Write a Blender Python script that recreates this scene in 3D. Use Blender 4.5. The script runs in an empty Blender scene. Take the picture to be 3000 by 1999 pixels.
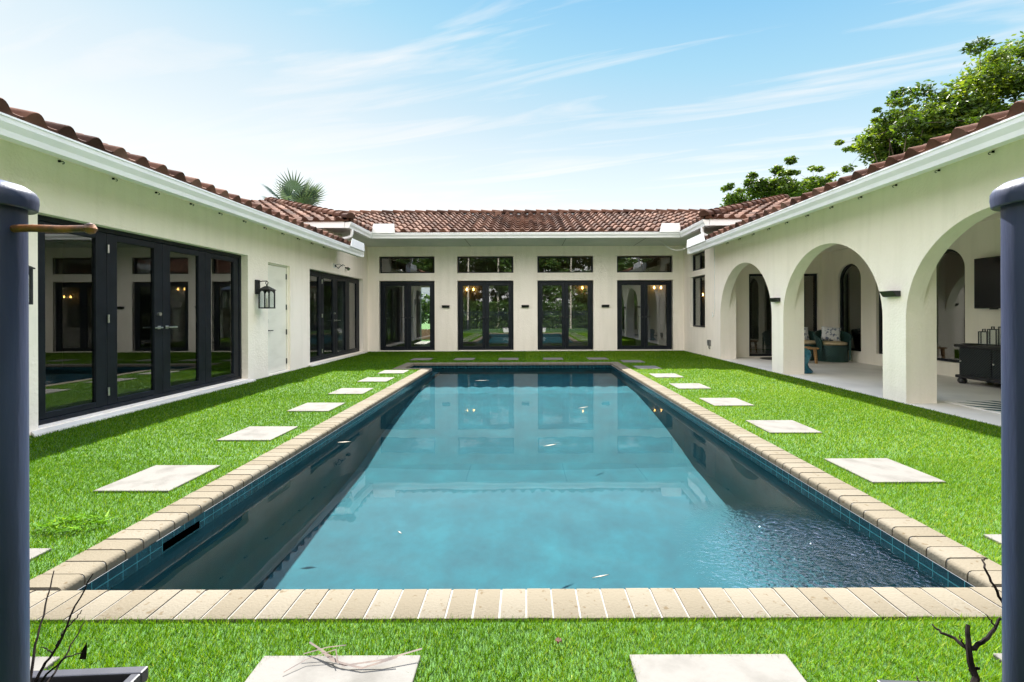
import bpy, bmesh, math, random
import numpy as np
from mathutils import Vector, Matrix
random.seed(7)
RNG = np.random.default_rng(11)
sc = bpy.context.scene
COL = sc.collection
PI = math.pi

# ------------------------------------------------------------------ layout constants (metres)
XL, XR, YB = -4.49, 4.52, 12.91          # faces of the three courtyard walls
EL, ER = -3.90, 3.94                     # eave lines of the two wings
YE = 11.47                               # eave line of the back range
YFL, YFR = 10.05, 9.92                   # front eaves of the two taller end blocks
ZU = 3.0                                 # soffit of taller roof
SLOPE = 0.35
PX, PY0, PY1 = 1.85, 1.80, 9.78          # pool inner edges
CW = 0.185                               # coping width
NX, NY = -2.42, 8.98                     # swim-out nook at the far left of the pool
WZ = -0.105                              # water level

# ------------------------------------------------------------------ materials
def new_mat(name):
    m = bpy.data.materials.new(name); m.use_nodes = True
    nt = m.node_tree
    for n in list(nt.nodes): nt.nodes.remove(n)
    out = nt.nodes.new('ShaderNodeOutputMaterial')
    return m, nt, out

def N(nt, t, **kw):
    n = nt.nodes.new(t)
    for k, v in kw.items():
        if k in n.inputs.keys(): n.inputs[k].default_value = v
        else: setattr(n, k, v)
    return n

def L(nt, a, b): nt.links.new(a, b)

def rgb(c): return (c[0], c[1], c[2], 1.0)

def ramp(nt, fac, stops):
    r = nt.nodes.new('ShaderNodeValToRGB')
    e = r.color_ramp.elements
    e[0].position, e[0].color = stops[0][0], rgb(stops[0][1])
    e[1].position, e[1].color = stops[-1][0], rgb(stops[-1][1])
    for p, c in stops[1:-1]:
        x = e.new(p); x.color = rgb(c)
    L(nt, fac, r.inputs['Fac'])
    return r

def pbr(name, c0, c1=None, scale=6.0, rough=0.6, metal=0.0, bump=0.0, bscale=60.0, detail=4.0,
        stretch=(1, 1, 1), spec=0.5, world=True, rough2=None, lo=0.35, hi=0.65):
    """principled surface, colour wandering between c0 and c1, fine bump"""
    m, nt, out = new_mat(name)
    p = N(nt, 'ShaderNodeBsdfPrincipled')
    p.inputs['Roughness'].default_value = rough
    p.inputs['Metallic'].default_value = metal
    p.inputs['Specular IOR Level'].default_value = spec
    if world:
        co = N(nt, 'ShaderNodeNewGeometry').outputs['Position']
    else:
        co = N(nt, 'ShaderNodeTexCoord').outputs['Object']
    mp = N(nt, 'ShaderNodeMapping'); mp.inputs['Scale'].default_value = stretch
    L(nt, co, mp.inputs['Vector'])
    if c1 is not None:
        n = N(nt, 'ShaderNodeTexNoise', Scale=scale, Detail=detail)
        L(nt, mp.outputs[0], n.inputs['Vector'])
        r = ramp(nt, n.outputs['Fac'], [(lo, c0), (hi, c1)])
        L(nt, r.outputs[0], p.inputs['Base Color'])
        if rough2 is not None:
            mr = N(nt, 'ShaderNodeMapRange'); mr.inputs[3].default_value = rough; mr.inputs[4].default_value = rough2
            L(nt, n.outputs['Fac'], mr.inputs[0]); L(nt, mr.outputs[0], p.inputs['Roughness'])
    else:
        p.inputs['Base Color'].default_value = rgb(c0)
    if bump > 0:
        n2 = N(nt, 'ShaderNodeTexNoise', Scale=bscale, Detail=5.0)
        L(nt, mp.outputs[0], n2.inputs['Vector'])
        b = N(nt, 'ShaderNodeBump', Strength=bump, Distance=0.01)
        L(nt, n2.outputs['Fac'], b.inputs['Height']); L(nt, b.outputs[0], p.inputs['Normal'])
    L(nt, p.outputs[0], out.inputs['Surface'])
    m['p'] = 1
    return m

def emit(name, c, s):
    m, nt, out = new_mat(name)
    e = N(nt, 'ShaderNodeEmission', Strength=s); e.inputs['Color'].default_value = rgb(c)
    L(nt, e.outputs[0], out.inputs['Surface'])
    return m

def glass_mat(name, tint, ior, wav=0.0):
    m, nt, out = new_mat(name)
    tr = N(nt, 'ShaderNodeBsdfTransparent'); tr.inputs['Color'].default_value = rgb(tint)
    gl = N(nt, 'ShaderNodeBsdfGlossy', Roughness=0.0)
    gl.inputs['Color'].default_value = (0.93, 0.95, 0.95, 1)
    fr = N(nt, 'ShaderNodeFresnel', IOR=ior)
    mx = N(nt, 'ShaderNodeMixShader')
    gb_ = N(nt, 'ShaderNodeNewGeometry')
    ff = N(nt, 'ShaderNodeMath', operation='SUBTRACT'); ff.inputs[0].default_value = 1.0; L(nt, gb_.outputs['Backfacing'], ff.inputs[1])
    fm = N(nt, 'ShaderNodeMath', operation='MULTIPLY'); L(nt, fr.outputs[0], fm.inputs[0]); L(nt, ff.outputs[0], fm.inputs[1])
    L(nt, fm.outputs[0], mx.inputs[0]); L(nt, tr.outputs[0], mx.inputs[1]); L(nt, gl.outputs[0], mx.inputs[2])
    if wav > 0:
        co = N(nt, 'ShaderNodeNewGeometry')
        n = N(nt, 'ShaderNodeTexNoise', Scale=1.3, Detail=1.0)
        L(nt, co.outputs['Position'], n.inputs['Vector'])
        b = N(nt, 'ShaderNodeBump', Strength=wav, Distance=0.02)
        L(nt, n.outputs['Fac'], b.inputs['Height']); L(nt, b.outputs[0], gl.inputs['Normal'])
    L(nt, mx.outputs[0], out.inputs['Surface'])
    return m

def stucco(name, c0, c1, bump=0.6):
    m, nt, out = new_mat(name)
    p = N(nt, 'ShaderNodeBsdfPrincipled', Roughness=0.75)
    co = N(nt, 'ShaderNodeNewGeometry')
    n = N(nt, 'ShaderNodeTexNoise', Scale=0.9, Detail=6.0, Roughness=0.6); L(nt, co.outputs['Position'], n.inputs['Vector'])
    r = ramp(nt, n.outputs['Fac'], [(0.3, c0), (0.7, c1)])
    # faint vertical run-off streaks
    mp = N(nt, 'ShaderNodeMapping'); mp.inputs['Scale'].default_value = (5, 5, 0.5); L(nt, co.outputs['Position'], mp.inputs['Vector'])
    s = N(nt, 'ShaderNodeTexNoise', Scale=1.5, Detail=5.0); L(nt, mp.outputs[0], s.inputs['Vector'])
    sr = ramp(nt, s.outputs['Fac'], [(0.25, (0.93, 0.93, 0.92)), (0.55, (1, 1, 1))])
    mul = N(nt, 'ShaderNodeMix', data_type='RGBA', blend_type='MULTIPLY'); mul.inputs[0].default_value = 1
    L(nt, r.outputs[0], mul.inputs[6]); L(nt, sr.outputs[0], mul.inputs[7])
    L(nt, mul.outputs[2], p.inputs['Base Color'])
    n1 = N(nt, 'ShaderNodeTexNoise', Scale=38.0, Detail=6.0); L(nt, co.outputs['Position'], n1.inputs['Vector'])
    n2 = N(nt, 'ShaderNodeTexNoise', Scale=7.0, Detail=3.0); L(nt, co.outputs['Position'], n2.inputs['Vector'])
    ad = N(nt, 'ShaderNodeMath', operation='ADD'); L(nt, n1.outputs['Fac'], ad.inputs[0]); L(nt, n2.outputs['Fac'], ad.inputs[1])
    b = N(nt, 'ShaderNodeBump', Strength=bump, Distance=0.012); L(nt, ad.outputs[0], b.inputs['Height'])
    L(nt, b.outputs[0], p.inputs['Normal']); L(nt, p.outputs[0], out.inputs['Surface'])
    return m

def attr_mat(name, attr, stops, rough=0.5, bump=0.0, bscale=30, spec=0.5, transl=0.0, grime=None):
    """colour picked per element from a stored random attribute (tiles, blades, leaves)"""
    m, nt, out = new_mat(name)
    a = N(nt, 'ShaderNodeAttribute', attribute_name=attr)
    r = ramp(nt, a.outputs['Fac'], stops)
    colr = r.outputs[0]
    geo = N(nt, 'ShaderNodeNewGeometry')
    if grime:
        n = N(nt, 'ShaderNodeTexNoise', Scale=grime[0], Detail=6.0); L(nt, geo.outputs['Position'], n.inputs['Vector'])
        gr = ramp(nt, n.outputs['Fac'], [(grime[2], grime[1]), (grime[3], (1, 1, 1))])
        mul = N(nt, 'ShaderNodeMix', data_type='RGBA', blend_type='MULTIPLY'); mul.inputs[0].default_value = 1
        L(nt, colr, mul.inputs[6]); L(nt, gr.outputs[0], mul.inputs[7]); colr = mul.outputs[2]
    p = N(nt, 'ShaderNodeBsdfPrincipled', Roughness=rough)
    p.inputs['Specular IOR Level'].default_value = spec
    L(nt, colr, p.inputs['Base Color'])
    sh = p.outputs[0]
    if bump > 0:
        n2 = N(nt, 'ShaderNodeTexNoise', Scale=bscale, Detail=4.0); L(nt, geo.outputs['Position'], n2.inputs['Vector'])
        b = N(nt, 'ShaderNodeBump', Strength=bump, Distance=0.01); L(nt, n2.outputs['Fac'], b.inputs['Height']); L(nt, b.outputs[0], p.inputs['Normal'])
    if transl > 0:
        t = N(nt, 'ShaderNodeBsdfTranslucent')
        br = N(nt, 'ShaderNodeMix', data_type='RGBA', blend_type='MULTIPLY'); br.inputs[0].default_value = 1
        br.inputs[7].default_value = (1.5, 1.35, 0.6, 1)
        L(nt, colr, br.inputs[6]); L(nt, br.outputs[2], t.inputs['Color'])
        mx = N(nt, 'ShaderNodeMixShader'); mx.inputs[0].default_value = transl
        L(nt, p.outputs[0], mx.inputs[1]); L(nt, t.outputs[0], mx.inputs[2]); sh = mx.outputs[0]
    L(nt, sh, out.inputs['Surface'])
    return m

M = {}
M['wall'] = stucco('white_stucco', (0.935, 0.85, 0.765), (0.96, 0.88, 0.80))
M['inner'] = stucco('patio_stucco', (0.86, 0.80, 0.70), (0.90, 0.84, 0.75), 0.2)
M['white'] = pbr('white_painted_metal', (0.80, 0.80, 0.82), (0.86, 0.86, 0.88), scale=3, rough=0.35, bump=0.04, bscale=20)
M['soffit'] = pbr('painted_soffit', (0.62, 0.64, 0.62), (0.68, 0.70, 0.67), scale=2, rough=0.7)
M['frame'] = pbr('black_window_frame', (0.005, 0.007, 0.012), (0.009, 0.012, 0.019), scale=5, rough=0.4, spec=0.3)
M['glass'] = glass_mat('tinted_pane', (0.66, 0.70, 0.70), 2.4, 0.004)
M['clear'] = glass_mat('clear_glass', (0.93, 0.95, 0.95), 1.35)
M['black'] = pbr('black_powder_coat', (0.010, 0.011, 0.014), (0.02, 0.02, 0.024), scale=20, rough=0.4)
M['steel'] = pbr('brushed_steel', (0.6, 0.6, 0.6), (0.7, 0.7, 0.68), scale=40, rough=0.3, metal=1.0)
M['whitedoor'] = pbr('white_door_paint', (0.72, 0.69, 0.62), (0.84, 0.81, 0.74), scale=1.6, rough=0.4, lo=0.25, hi=0.5, stretch=(1, 1, 3))
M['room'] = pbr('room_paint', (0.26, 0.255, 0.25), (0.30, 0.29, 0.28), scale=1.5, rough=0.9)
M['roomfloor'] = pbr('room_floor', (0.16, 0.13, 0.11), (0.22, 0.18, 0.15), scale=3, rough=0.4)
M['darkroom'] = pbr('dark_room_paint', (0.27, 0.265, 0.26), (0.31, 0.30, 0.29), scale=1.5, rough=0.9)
M['curtain'] = pbr('grey_curtain', (0.35, 0.38, 0.37), (0.45, 0.48, 0.46), scale=2, rough=0.9)
M['patio'] = pbr('patio_concrete', (0.60, 0.57, 0.54), (0.74, 0.71, 0.67), scale=1.3, rough=0.55, bump=0.08, bscale=40, detail=8)
M['stone'] = pbr('white_limestone', (0.095, 0.091, 0.084), (0.130, 0.125, 0.117), scale=7, rough=0.8, spec=0.04, bump=0.15, bscale=50, detail=10, lo=0.28, hi=0.52)
M['grout'] = pbr('pale_grout', (0.125, 0.117, 0.104), (0.15, 0.14, 0.128), scale=30, rough=0.8)
M['cable'] = pbr('white_cable', (0.75, 0.75, 0.75), rough=0.5)
M['tile'] = attr_mat('terracotta_tile', 'rnd', [(0, (0.060, 0.033, 0.026)), (0.35, (0.098, 0.050, 0.036)), (0.7, (0.135, 0.066, 0.045)), (1, (0.175, 0.105, 0.080))],
                     rough=0.85, spec=0.06, bump=0.3, bscale=45, grime=(2.2, (0.50, 0.46, 0.45), 0.36, 0.58))
M['coping'] = attr_mat('travertine_coping', 'rnd', [(0, (0.110, 0.095, 0.070)), (0.5, (0.121, 0.106, 0.080)), (1, (0.131, 0.117, 0.092))],
                       rough=0.8, spec=0.03, bump=0.25, bscale=90, grime=(42, (0.72, 0.64, 0.54), 0.30, 0.38))
M['grass'] = attr_mat('turf_blade', 'rnd', [(0, (0.014, 0.055, 0.002)), (0.5, (0.070, 0.180, 0.003)), (0.86, (0.17, 0.28, 0.012)), (1, (0.27, 0.33, 0.07))],
                      rough=0.55, spec=0.06, transl=0.28)
M['leaf_tree'] = attr_mat('tree_leaf', 'rnd', [(0, (0.010, 0.026, 0.004)), (0.5, (0.042, 0.085, 0.008)), (1, (0.125, 0.18, 0.016))], rough=0.5, spec=0.3, transl=0.42)
M['leaf_garden'] = attr_mat('garden_leaf', 'rnd', [(0, (0.02, 0.05, 0.012)), (0.5, (0.05, 0.11, 0.02)), (1, (0.12, 0.20, 0.04))], rough=0.4, transl=0.3)
M['leaf_palm'] = attr_mat('silver_palm_leaf', 'rnd', [(0, (0.025, 0.05, 0.045)), (0.6, (0.06, 0.10, 0.088)), (1, (0.12, 0.155, 0.10))], rough=0.45, transl=0.2)
M['bark'] = pbr('bark', (0.06, 0.045, 0.035), (0.14, 0.11, 0.09), scale=12, rough=0.9, bump=0.4, bscale=30, stretch=(1, 1, 0.3))
M['palebark'] = pbr('pale_bark', (0.30, 0.27, 0.23), (0.46, 0.42, 0.37), scale=8, rough=0.85, bump=0.2, bscale=20)
M['twig'] = pbr('dead_twig', (0.004, 0.003, 0.003), (0.012, 0.009, 0.008), scale=60, rough=0.9, spec=0.08)
M['post'] = pbr('blue_black_post', (0.004, 0.008, 0.028), (0.018, 0.026, 0.062), scale=9, rough=0.26, spec=0.35, bump=0.25, bscale=22, rough2=0.6, detail=7, stretch=(1.4, 1.4, 0.25))
M['rust'] = pbr('rusted_steel', (0.030, 0.022, 0.022), (0.22, 0.085, 0.025), scale=55, rough=0.5, metal=0.5, bump=0.15, bscale=200)
M['potwhite'] = pbr('white_planter_glaze', (0.68, 0.68, 0.69), (0.76, 0.76, 0.76), scale=6, rough=0.45)
M['potrim'] = pbr('charcoal_planter_rim', (0.008, 0.008, 0.014), (0.016, 0.016, 0.024), scale=9, rough=0.45)
M['soil'] = pbr('potting_soil', (0.008, 0.007, 0.006), (0.02, 0.016, 0.012), scale=40, rough=1.0, bump=0.6, bscale=50)
M['wicker'] = None
M['screen'] = pbr('tv_screen', (0.006, 0.007, 0.010), rough=0.18)
M['wood'] = pbr('honey_wood', (0.36, 0.20, 0.08), (0.52, 0.31, 0.14), scale=9, rough=0.5, stretch=(1, 8, 8))
M['cushion'] = pbr('tan_cushion', (0.46, 0.36, 0.22), (0.54, 0.43, 0.28), scale=30, rough=0.95)
M['bluepot'] = pbr('blue_glaze', (0.02, 0.09, 0.16), (0.06, 0.26, 0.34), scale=9, rough=0.12)
M['mat'] = pbr('dark_doormat', (0.03, 0.03, 0.03), (0.07, 0.065, 0.06), scale=30, rough=1.0)
M['rug'] = pbr('white_rug', (0.62, 0.60, 0.58), (0.70, 0.68, 0.66), scale=50, rough=1.0)
M['rugleaf'] = pbr('teal_rug_leaf', (0.010, 0.050, 0.065), (0.018, 0.075, 0.085), scale=20, rough=1.0)
M['frond'] = pbr('dry_frond', (0.018, 0.008, 0.008), (0.075, 0.050, 0.036), scale=18, rough=0.7)
M['redleaf'] = pbr('red_dry_leaf', (0.05, 0.006, 0.006), (0.09, 0.016, 0.010), scale=40, rough=0.7)
M['paleleaf'] = pbr('pale_dry_leaf', (0.16, 0.14, 0.10), (0.24, 0.215, 0.17), scale=30, rough=0.7)
M['bulb'] = emit('warm_bulb', (1.0, 0.48, 0.12), 9.0)
M['candle'] = pbr('candle_tube', (0.55, 0.50, 0.40), rough=0.6)
M['outdoor'] = pbr('outer_ground', (0.05, 0.13, 0.02), (0.10, 0.20, 0.035), scale=1.2, rough=0.95, detail=8)
M['soilturf'] = pbr('turf_backing', (0.02, 0.065, 0.005), (0.04, 0.11, 0.008), scale=60, rough=0.9, bump=0.6, bscale=150)
M['pinkwall'] = pbr('rose_painted_block', (0.40, 0.22, 0.16), (0.46, 0.26, 0.19), scale=5, rough=0.8)

def wicker_mat(nm, c0, c1):
    m, nt, out = new_mat(nm)
    p = N(nt, 'ShaderNodeBsdfPrincipled', Roughness=0.5)
    tc = N(nt, 'ShaderNodeTexCoord')
    w1 = N(nt, 'ShaderNodeTexWave', Scale=22.0, Distortion=2.0); w1.bands_direction = 'Z'; w1.inputs['Detail'].default_value = 1
    w2 = N(nt, 'ShaderNodeTexWave', Scale=18.0, Distortion=1.0); w2.bands_direction = 'DIAGONAL'
    L(nt, tc.outputs['Object'], w1.inputs['Vector']); L(nt, tc.outputs['Object'], w2.inputs['Vector'])
    mu = N(nt, 'ShaderNodeMath', operation='MULTIPLY'); L(nt, w1.outputs['Fac'], mu.inputs[0]); L(nt, w2.outputs['Fac'], mu.inputs[1])
    r = ramp(nt, mu.outputs[0], [(0.05, c0), (0.6, c1)])
    L(nt, r.outputs[0], p.inputs['Base Color'])
    b = N(nt, 'ShaderNodeBump', Strength=0.8, Distance=0.008); L(nt, mu.outputs[0], b.inputs['Height']); L(nt, b.outputs[0], p.inputs['Normal'])
    L(nt, p.outputs[0], out.inputs['Surface'])
    return m
M['wicker'] = wicker_mat('green_wicker', (0.008, 0.025, 0.026), (0.060, 0.17, 0.155))
M['darkwicker'] = wicker_mat('black_wicker', (0.004, 0.007, 0.009), (0.022, 0.036, 0.042))

def pillow_mat():
    m, nt, out = new_mat('printed_pillow')
    p = N(nt, 'ShaderNodeBsdfPrincipled', Roughness=0.95)
    tc = N(nt, 'ShaderNodeTexCoord')
    n = N(nt, 'ShaderNodeTexNoise', Scale=16.0, Detail=2.0); L(nt, tc.outputs['Object'], n.inputs['Vector'])
    r = ramp(nt, n.outputs['Fac'], [(0.40, (0.16, 0.19, 0.30)), (0.47, (0.72, 0.72, 0.74))])
    L(nt, r.outputs[0], p.inputs['Base Color']); L(nt, p.outputs[0], out.inputs['Surface'])
    return m
M['pillow'] = pillow_mat()

def plaster_mat():
    m, nt, out = new_mat('pool_plaster')
    p = N(nt, 'ShaderNodeBsdfPrincipled', Roughness=0.8)
    geo = N(nt, 'ShaderNodeNewGeometry')
    n = N(nt, 'ShaderNodeTexNoise', Scale=3.2, Detail=9.0, Roughness=0.7); L(nt, geo.outputs['Position'], n.inputs['Vector'])
    r = ramp(nt, n.outputs['Fac'], [(0.28, (0.0003, 0.032, 0.044)), (0.5, (0.0006, 0.049, 0.064)), (0.74, (0.0016, 0.074, 0.092))])  # mottled plaster, with caustic-like light contrast painted into the tones
    L(nt, r.outputs[0], p.inputs['Base Color']); L(nt, p.outputs[0], out.inputs['Surface'])
    return m
M['plaster'] = plaster_mat()

def pooltile_mat():
    m, nt, out = new_mat('teal_waterline_tile')
    p = N(nt, 'ShaderNodeBsdfPrincipled', Roughness=0.12)
    geo = N(nt, 'ShaderNodeNewGeometry')
    # joints every 15 cm along x and along y
    sx = N(nt, 'ShaderNodeSeparateXYZ'); L(nt, geo.outputs['Position'], sx.inputs[0])
    ad = N(nt, 'ShaderNodeMath', operation='ADD'); L(nt, sx.outputs[0], ad.inputs[0]); L(nt, sx.outputs[1], ad.inputs[1])
    dv = N(nt, 'ShaderNodeMath', operation='DIVIDE'); L(nt, ad.outputs[0], dv.inputs[0]); dv.inputs[1].default_value = 0.075
    fc = N(nt, 'ShaderNodeMath', operation='FRACT'); L(nt, dv.outputs[0], fc.inputs[0])
    lt = N(nt, 'ShaderNodeMath', operation='LESS_THAN'); L(nt, fc.outputs[0], lt.inputs[0]); lt.inputs[1].default_value = 0.045
    zz_ = N(nt, 'ShaderNodeMath', operation='COMPARE'); L(nt, sx.outputs[2], zz_.inputs[0]); zz_.inputs[1].default_value = -0.078; zz_.inputs[2].default_value = 0.0025
    jm = N(nt, 'ShaderNodeMath', operation='MAXIMUM'); L(nt, lt.outputs[0], jm.inputs[0]); L(nt, zz_.outputs[0], jm.inputs[1]); lt = jm
    n = N(nt, 'ShaderNodeTexNoise', Scale=14.0, Detail=5.0); L(nt, geo.outputs['Position'], n.inputs['Vector'])
    r = ramp(nt, n.outputs['Fac'], [(0.3, (0.0015, 0.010, 0.018)), (0.7, (0.004, 0.032, 0.044))])
    mx = N(nt, 'ShaderNodeMix', data_type='RGBA'); L(nt, lt.outputs[0], mx.inputs[0]); L(nt, r.outputs[0], mx.inputs[6]); mx.inputs[7].default_value = (0.03, 0.13, 0.15, 1)
    L(nt, mx.outputs[2], p.inputs['Base Color']); L(nt, p.outputs[0], out.inputs['Surface'])
    return m
M['pooltile'] = pooltile_mat()

def water_mat():
    m, nt, out = new_mat('pool_water')
    g = N(nt, 'ShaderNodeBsdfRefraction', Roughness=0.0, IOR=1.31)
    g.inputs['Color'].default_value = (0.80, 0.96, 0.985, 1)
    gs = N(nt, 'ShaderNodeBsdfGlossy', Roughness=0.0); gs.inputs['Color'].default_value = (1, 1, 1, 1)
    fw = N(nt, 'ShaderNodeFresnel', IOR=1.38)
    fk = N(nt, 'ShaderNodeMath', operation='MULTIPLY'); fk.inputs[1].default_value = 0.85; L(nt, fw.outputs[0], fk.inputs[0])
    fc_ = N(nt, 'ShaderNodeMath', operation='MINIMUM'); fc_.inputs[1].default_value = 0.115; L(nt, fk.outputs[0], fc_.inputs[0]); fk = fc_
    wm = N(nt, 'ShaderNodeMixShader'); L(nt, fk.outputs[0], wm.inputs[0]); L(nt, g.outputs[0], wm.inputs[1]); L(nt, gs.outputs[0], wm.inputs[2])
    geo = N(nt, 'ShaderNodeNewGeometry')
    n1 = N(nt, 'ShaderNodeTexNoise', Scale=2.2, Detail=2.0); L(nt, geo.outputs['Position'], n1.inputs['Vector'])
    mp = N(nt, 'ShaderNodeMapping'); mp.inputs['Scale'].default_value = (1.0, 1.4, 1.0); mp.inputs['Rotation'].default_value = (0, 0, 0.6)
    L(nt, geo.outputs['Position'], mp.inputs['Vector'])
    n2 = N(nt, 'ShaderNodeTexNoise', Scale=32.0, Detail=3.0, Distortion=0.6); L(nt, mp.outputs[0], n2.inputs['Vector'])
    # ripples spreading from the return jet on the right side of the pool
    d = N(nt, 'ShaderNodeVectorMath', operation='DISTANCE'); L(nt, geo.outputs['Position'], d.inputs[0]); d.inputs[1].default_value = (1.42, 2.15, WZ)
    mr = N(nt, 'ShaderNodeMapRange'); mr.interpolation_type = 'SMOOTHSTEP'
    mr.inputs[1].default_value = 0.0; mr.inputs[2].default_value = 0.85; mr.inputs[3].default_value = 1.0; mr.inputs[4].default_value = 0.0
    L(nt, d.outputs['Value'], mr.inputs[0])
    mu = N(nt, 'ShaderNodeMath', operation='MULTIPLY'); mp3 = N(nt, 'ShaderNodeMath', operation='POWER'); L(nt, mr.outputs[0], mp3.inputs[0]); mp3.inputs[1].default_value = 1.6
    L(nt, mp3.outputs[0], mu.inputs[0]); L(nt, n2.outputs['Fac'], mu.inputs[1])
    m2 = N(nt, 'ShaderNodeMath', operation='MULTIPLY'); L(nt, mu.outputs[0], m2.inputs[0]); m2.inputs[1].default_value = 4.2
    s1 = N(nt, 'ShaderNodeMath', operation='MULTIPLY'); L(nt, n1.outputs['Fac'], s1.inputs[0]); s1.inputs[1].default_value = 0.10
    ad = N(nt, 'ShaderNodeMath', operation='ADD'); L(nt, s1.outputs[0], ad.inputs[0]); L(nt, m2.outputs[0], ad.inputs[1])
    b = N(nt, 'ShaderNodeBump', Strength=0.5, Distance=0.02); L(nt, ad.outputs[0], b.inputs['Height']); L(nt, b.outputs[0], g.inputs['Normal']); L(nt, b.outputs[0], gs.inputs['Normal'])
    L(nt, wm.outputs[0], out.inputs['Surface'])
    return m
M['water'] = water_mat()

# ------------------------------------------------------------------ mesh helpers
class MB:
    def __init__(s): s.v = []; s.f = []; s.r = []
    def add(s, vs, fs, r=None):
        o = len(s.v); s.v += [tuple(v) for v in vs]
        for f in fs:
            s.f.append([i + o for i in f]); s.r.append(random.random() if r is None else r)
        return s
    def box(s, x0, x1, y0, y1, z0, z1, r=None):
        v = [(x, y, z) for z in (z0, z1) for y in (y0, y1) for x in (x0, x1)]
        return s.add(v, [[0, 2, 3, 1], [4, 5, 7, 6], [0, 1, 5, 4], [2, 6, 7, 3], [0, 4, 6, 2], [1, 3, 7, 5]], r)
    def hexa(s, pts, r=None):   # 4 bottom points, 4 top points, same winding (ccw from above)
        return s.add(pts, [[3, 2, 1, 0], [4, 5, 6, 7], [0, 1, 5, 4], [1, 2, 6, 5], [2, 3, 7, 6], [3, 0, 4, 7]], r)
    def quad(s, a, b, c, d, r=None): return s.add([a, b, c, d], [[0, 1, 2, 3]], r)
    def tube(s, pts, rad, n=8, cap=True, r=None):
        pts = [Vector(p) for p in pts]
        if not hasattr(rad, '__len__'): rad = [rad] * len(pts)
        rings = []; up = None
        for i, p in enumerate(pts):
            d = (pts[min(i + 1, len(pts) - 1)] - pts[max(i - 1, 0)]).normalized()
            if up is None:
                up = Vector((0, 0, 1)) if abs(d.z) < 0.9 else Vector((1, 0, 0))
            a = d.cross(up).normalized(); b = a.cross(d).normalized(); up = b
            rings.append([p + (a * math.cos(2 * PI * k / n) + b * math.sin(2 * PI * k / n)) * rad[i] for k in range(n)])
        vs = [v for q in rings for v in q]; fs = []
        for i in range(len(pts) - 1):
            for k in range(n):
                k2 = (k + 1) % n
                fs.append([i * n + k, i * n + k2, (i + 1) * n + k2, (i + 1) * n + k])
        if cap: fs += [list(range(n))[::-1], [(len(pts) - 1) * n + k for k in range(n)]]
        return s.add(vs, fs, r)
    def lathe(s, prof, n=24, c=(0, 0, 0), r=None, cap=True):
        vs = [(c[0] + q[0] * math.cos(2 * PI * k / n), c[1] + q[0] * math.sin(2 * PI * k / n), c[2] + q[1]) for q in prof for k in range(n)]
        fs = []
        for i in range(len(prof) - 1):
            for k in range(n):
                k2 = (k + 1) % n
                fs.append([i * n + k, i * n + k2, (i + 1) * n + k2, (i + 1) * n + k])
        if cap: fs += [list(range(n))[::-1], [(len(prof) - 1) * n + k for k in range(n)]]
        return s.add(vs, fs, r)
    def extrude(s, prof, axis, a0, a1, r=None):
        """closed profile [(p,q)] swept along axis 'x' or 'y' from a0 to a1; p is the other horizontal axis, q is z"""
        n = len(prof)
        mk = (lambda p, q, a: (a, p, q)) if axis == 'x' else (lambda p, q, a: (p, a, q))
        vs = [mk(p, q, a0) for p, q in prof] + [mk(p, q, a1) for p, q in prof]
        fs = [[k, (k + 1) % n, n + (k + 1) % n, n + k] for k in range(n)] + [list(range(n))[::-1], [n + k for k in range(n)]]
        return s.add(vs, fs, r)
    def build(s, name, mat, parent=None, smooth=False, bevel=0.0, attr=False, fix=True, origin=(0, 0, 0)):
        me = bpy.data.meshes.new(name)
        ox, oy, oz = origin
        me.from_pydata([(a - ox, b - oy, c - oz) for a, b, c in s.v], [], s.f)
        if attr:
            at = me.attributes.new('rnd', 'FLOAT', 'FACE'); at.data.foreach_set('value', s.r)
        if fix:
            bm = bmesh.new(); bm.from_mesh(me)
            bmesh.ops.recalc_face_normals(bm, faces=bm.faces); bm.to_mesh(me); bm.free()
        me.materials.append(mat)
        if smooth: me.polygons.foreach_set('use_smooth', [True] * len(me.polygons))
        o = bpy.data.objects.new(name, me); COL.objects.link(o)
        if parent is not None: o.parent = parent
        if bevel > 0:
            b = o.modifiers.new('bevel', 'BEVEL'); b.width = bevel; b.segments = 2; b.limit_method = 'ANGLE'; b.angle_limit = 0.7
        if smooth:
            try: me.set_sharp_from_angle(angle=math.radians(40))
            except Exception: pass
        return o

def tag(o, label=None, cat=None, group=None, kind=None):
    if label: o['label'] = label
    if cat: o['category'] = cat
    if group: o['group'] = group
    if kind: o['kind'] = kind
    return o

def thing(name, label, cat, loc=(0, 0, 0), rz=0.0, group=None):
    o = bpy.data.objects.new(name, None); COL.objects.link(o)
    o.location = loc; o.rotation_euler = (0, 0, rz); o.empty_display_size = 0.1
    return tag(o, label, cat, group)

def dup(root, loc, rz=None, label=None):
    r = root.copy(); COL.objects.link(r); r.location = loc
    if rz is not None: r.rotation_euler = (0, 0, rz)
    if label: r['label'] = label
    for ch in list(root.children):
        c = ch.copy(); COL.objects.link(c); c.parent = r
        for g in list(ch.children):
            d = g.copy(); COL.objects.link(d); d.parent = c
    return r

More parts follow.
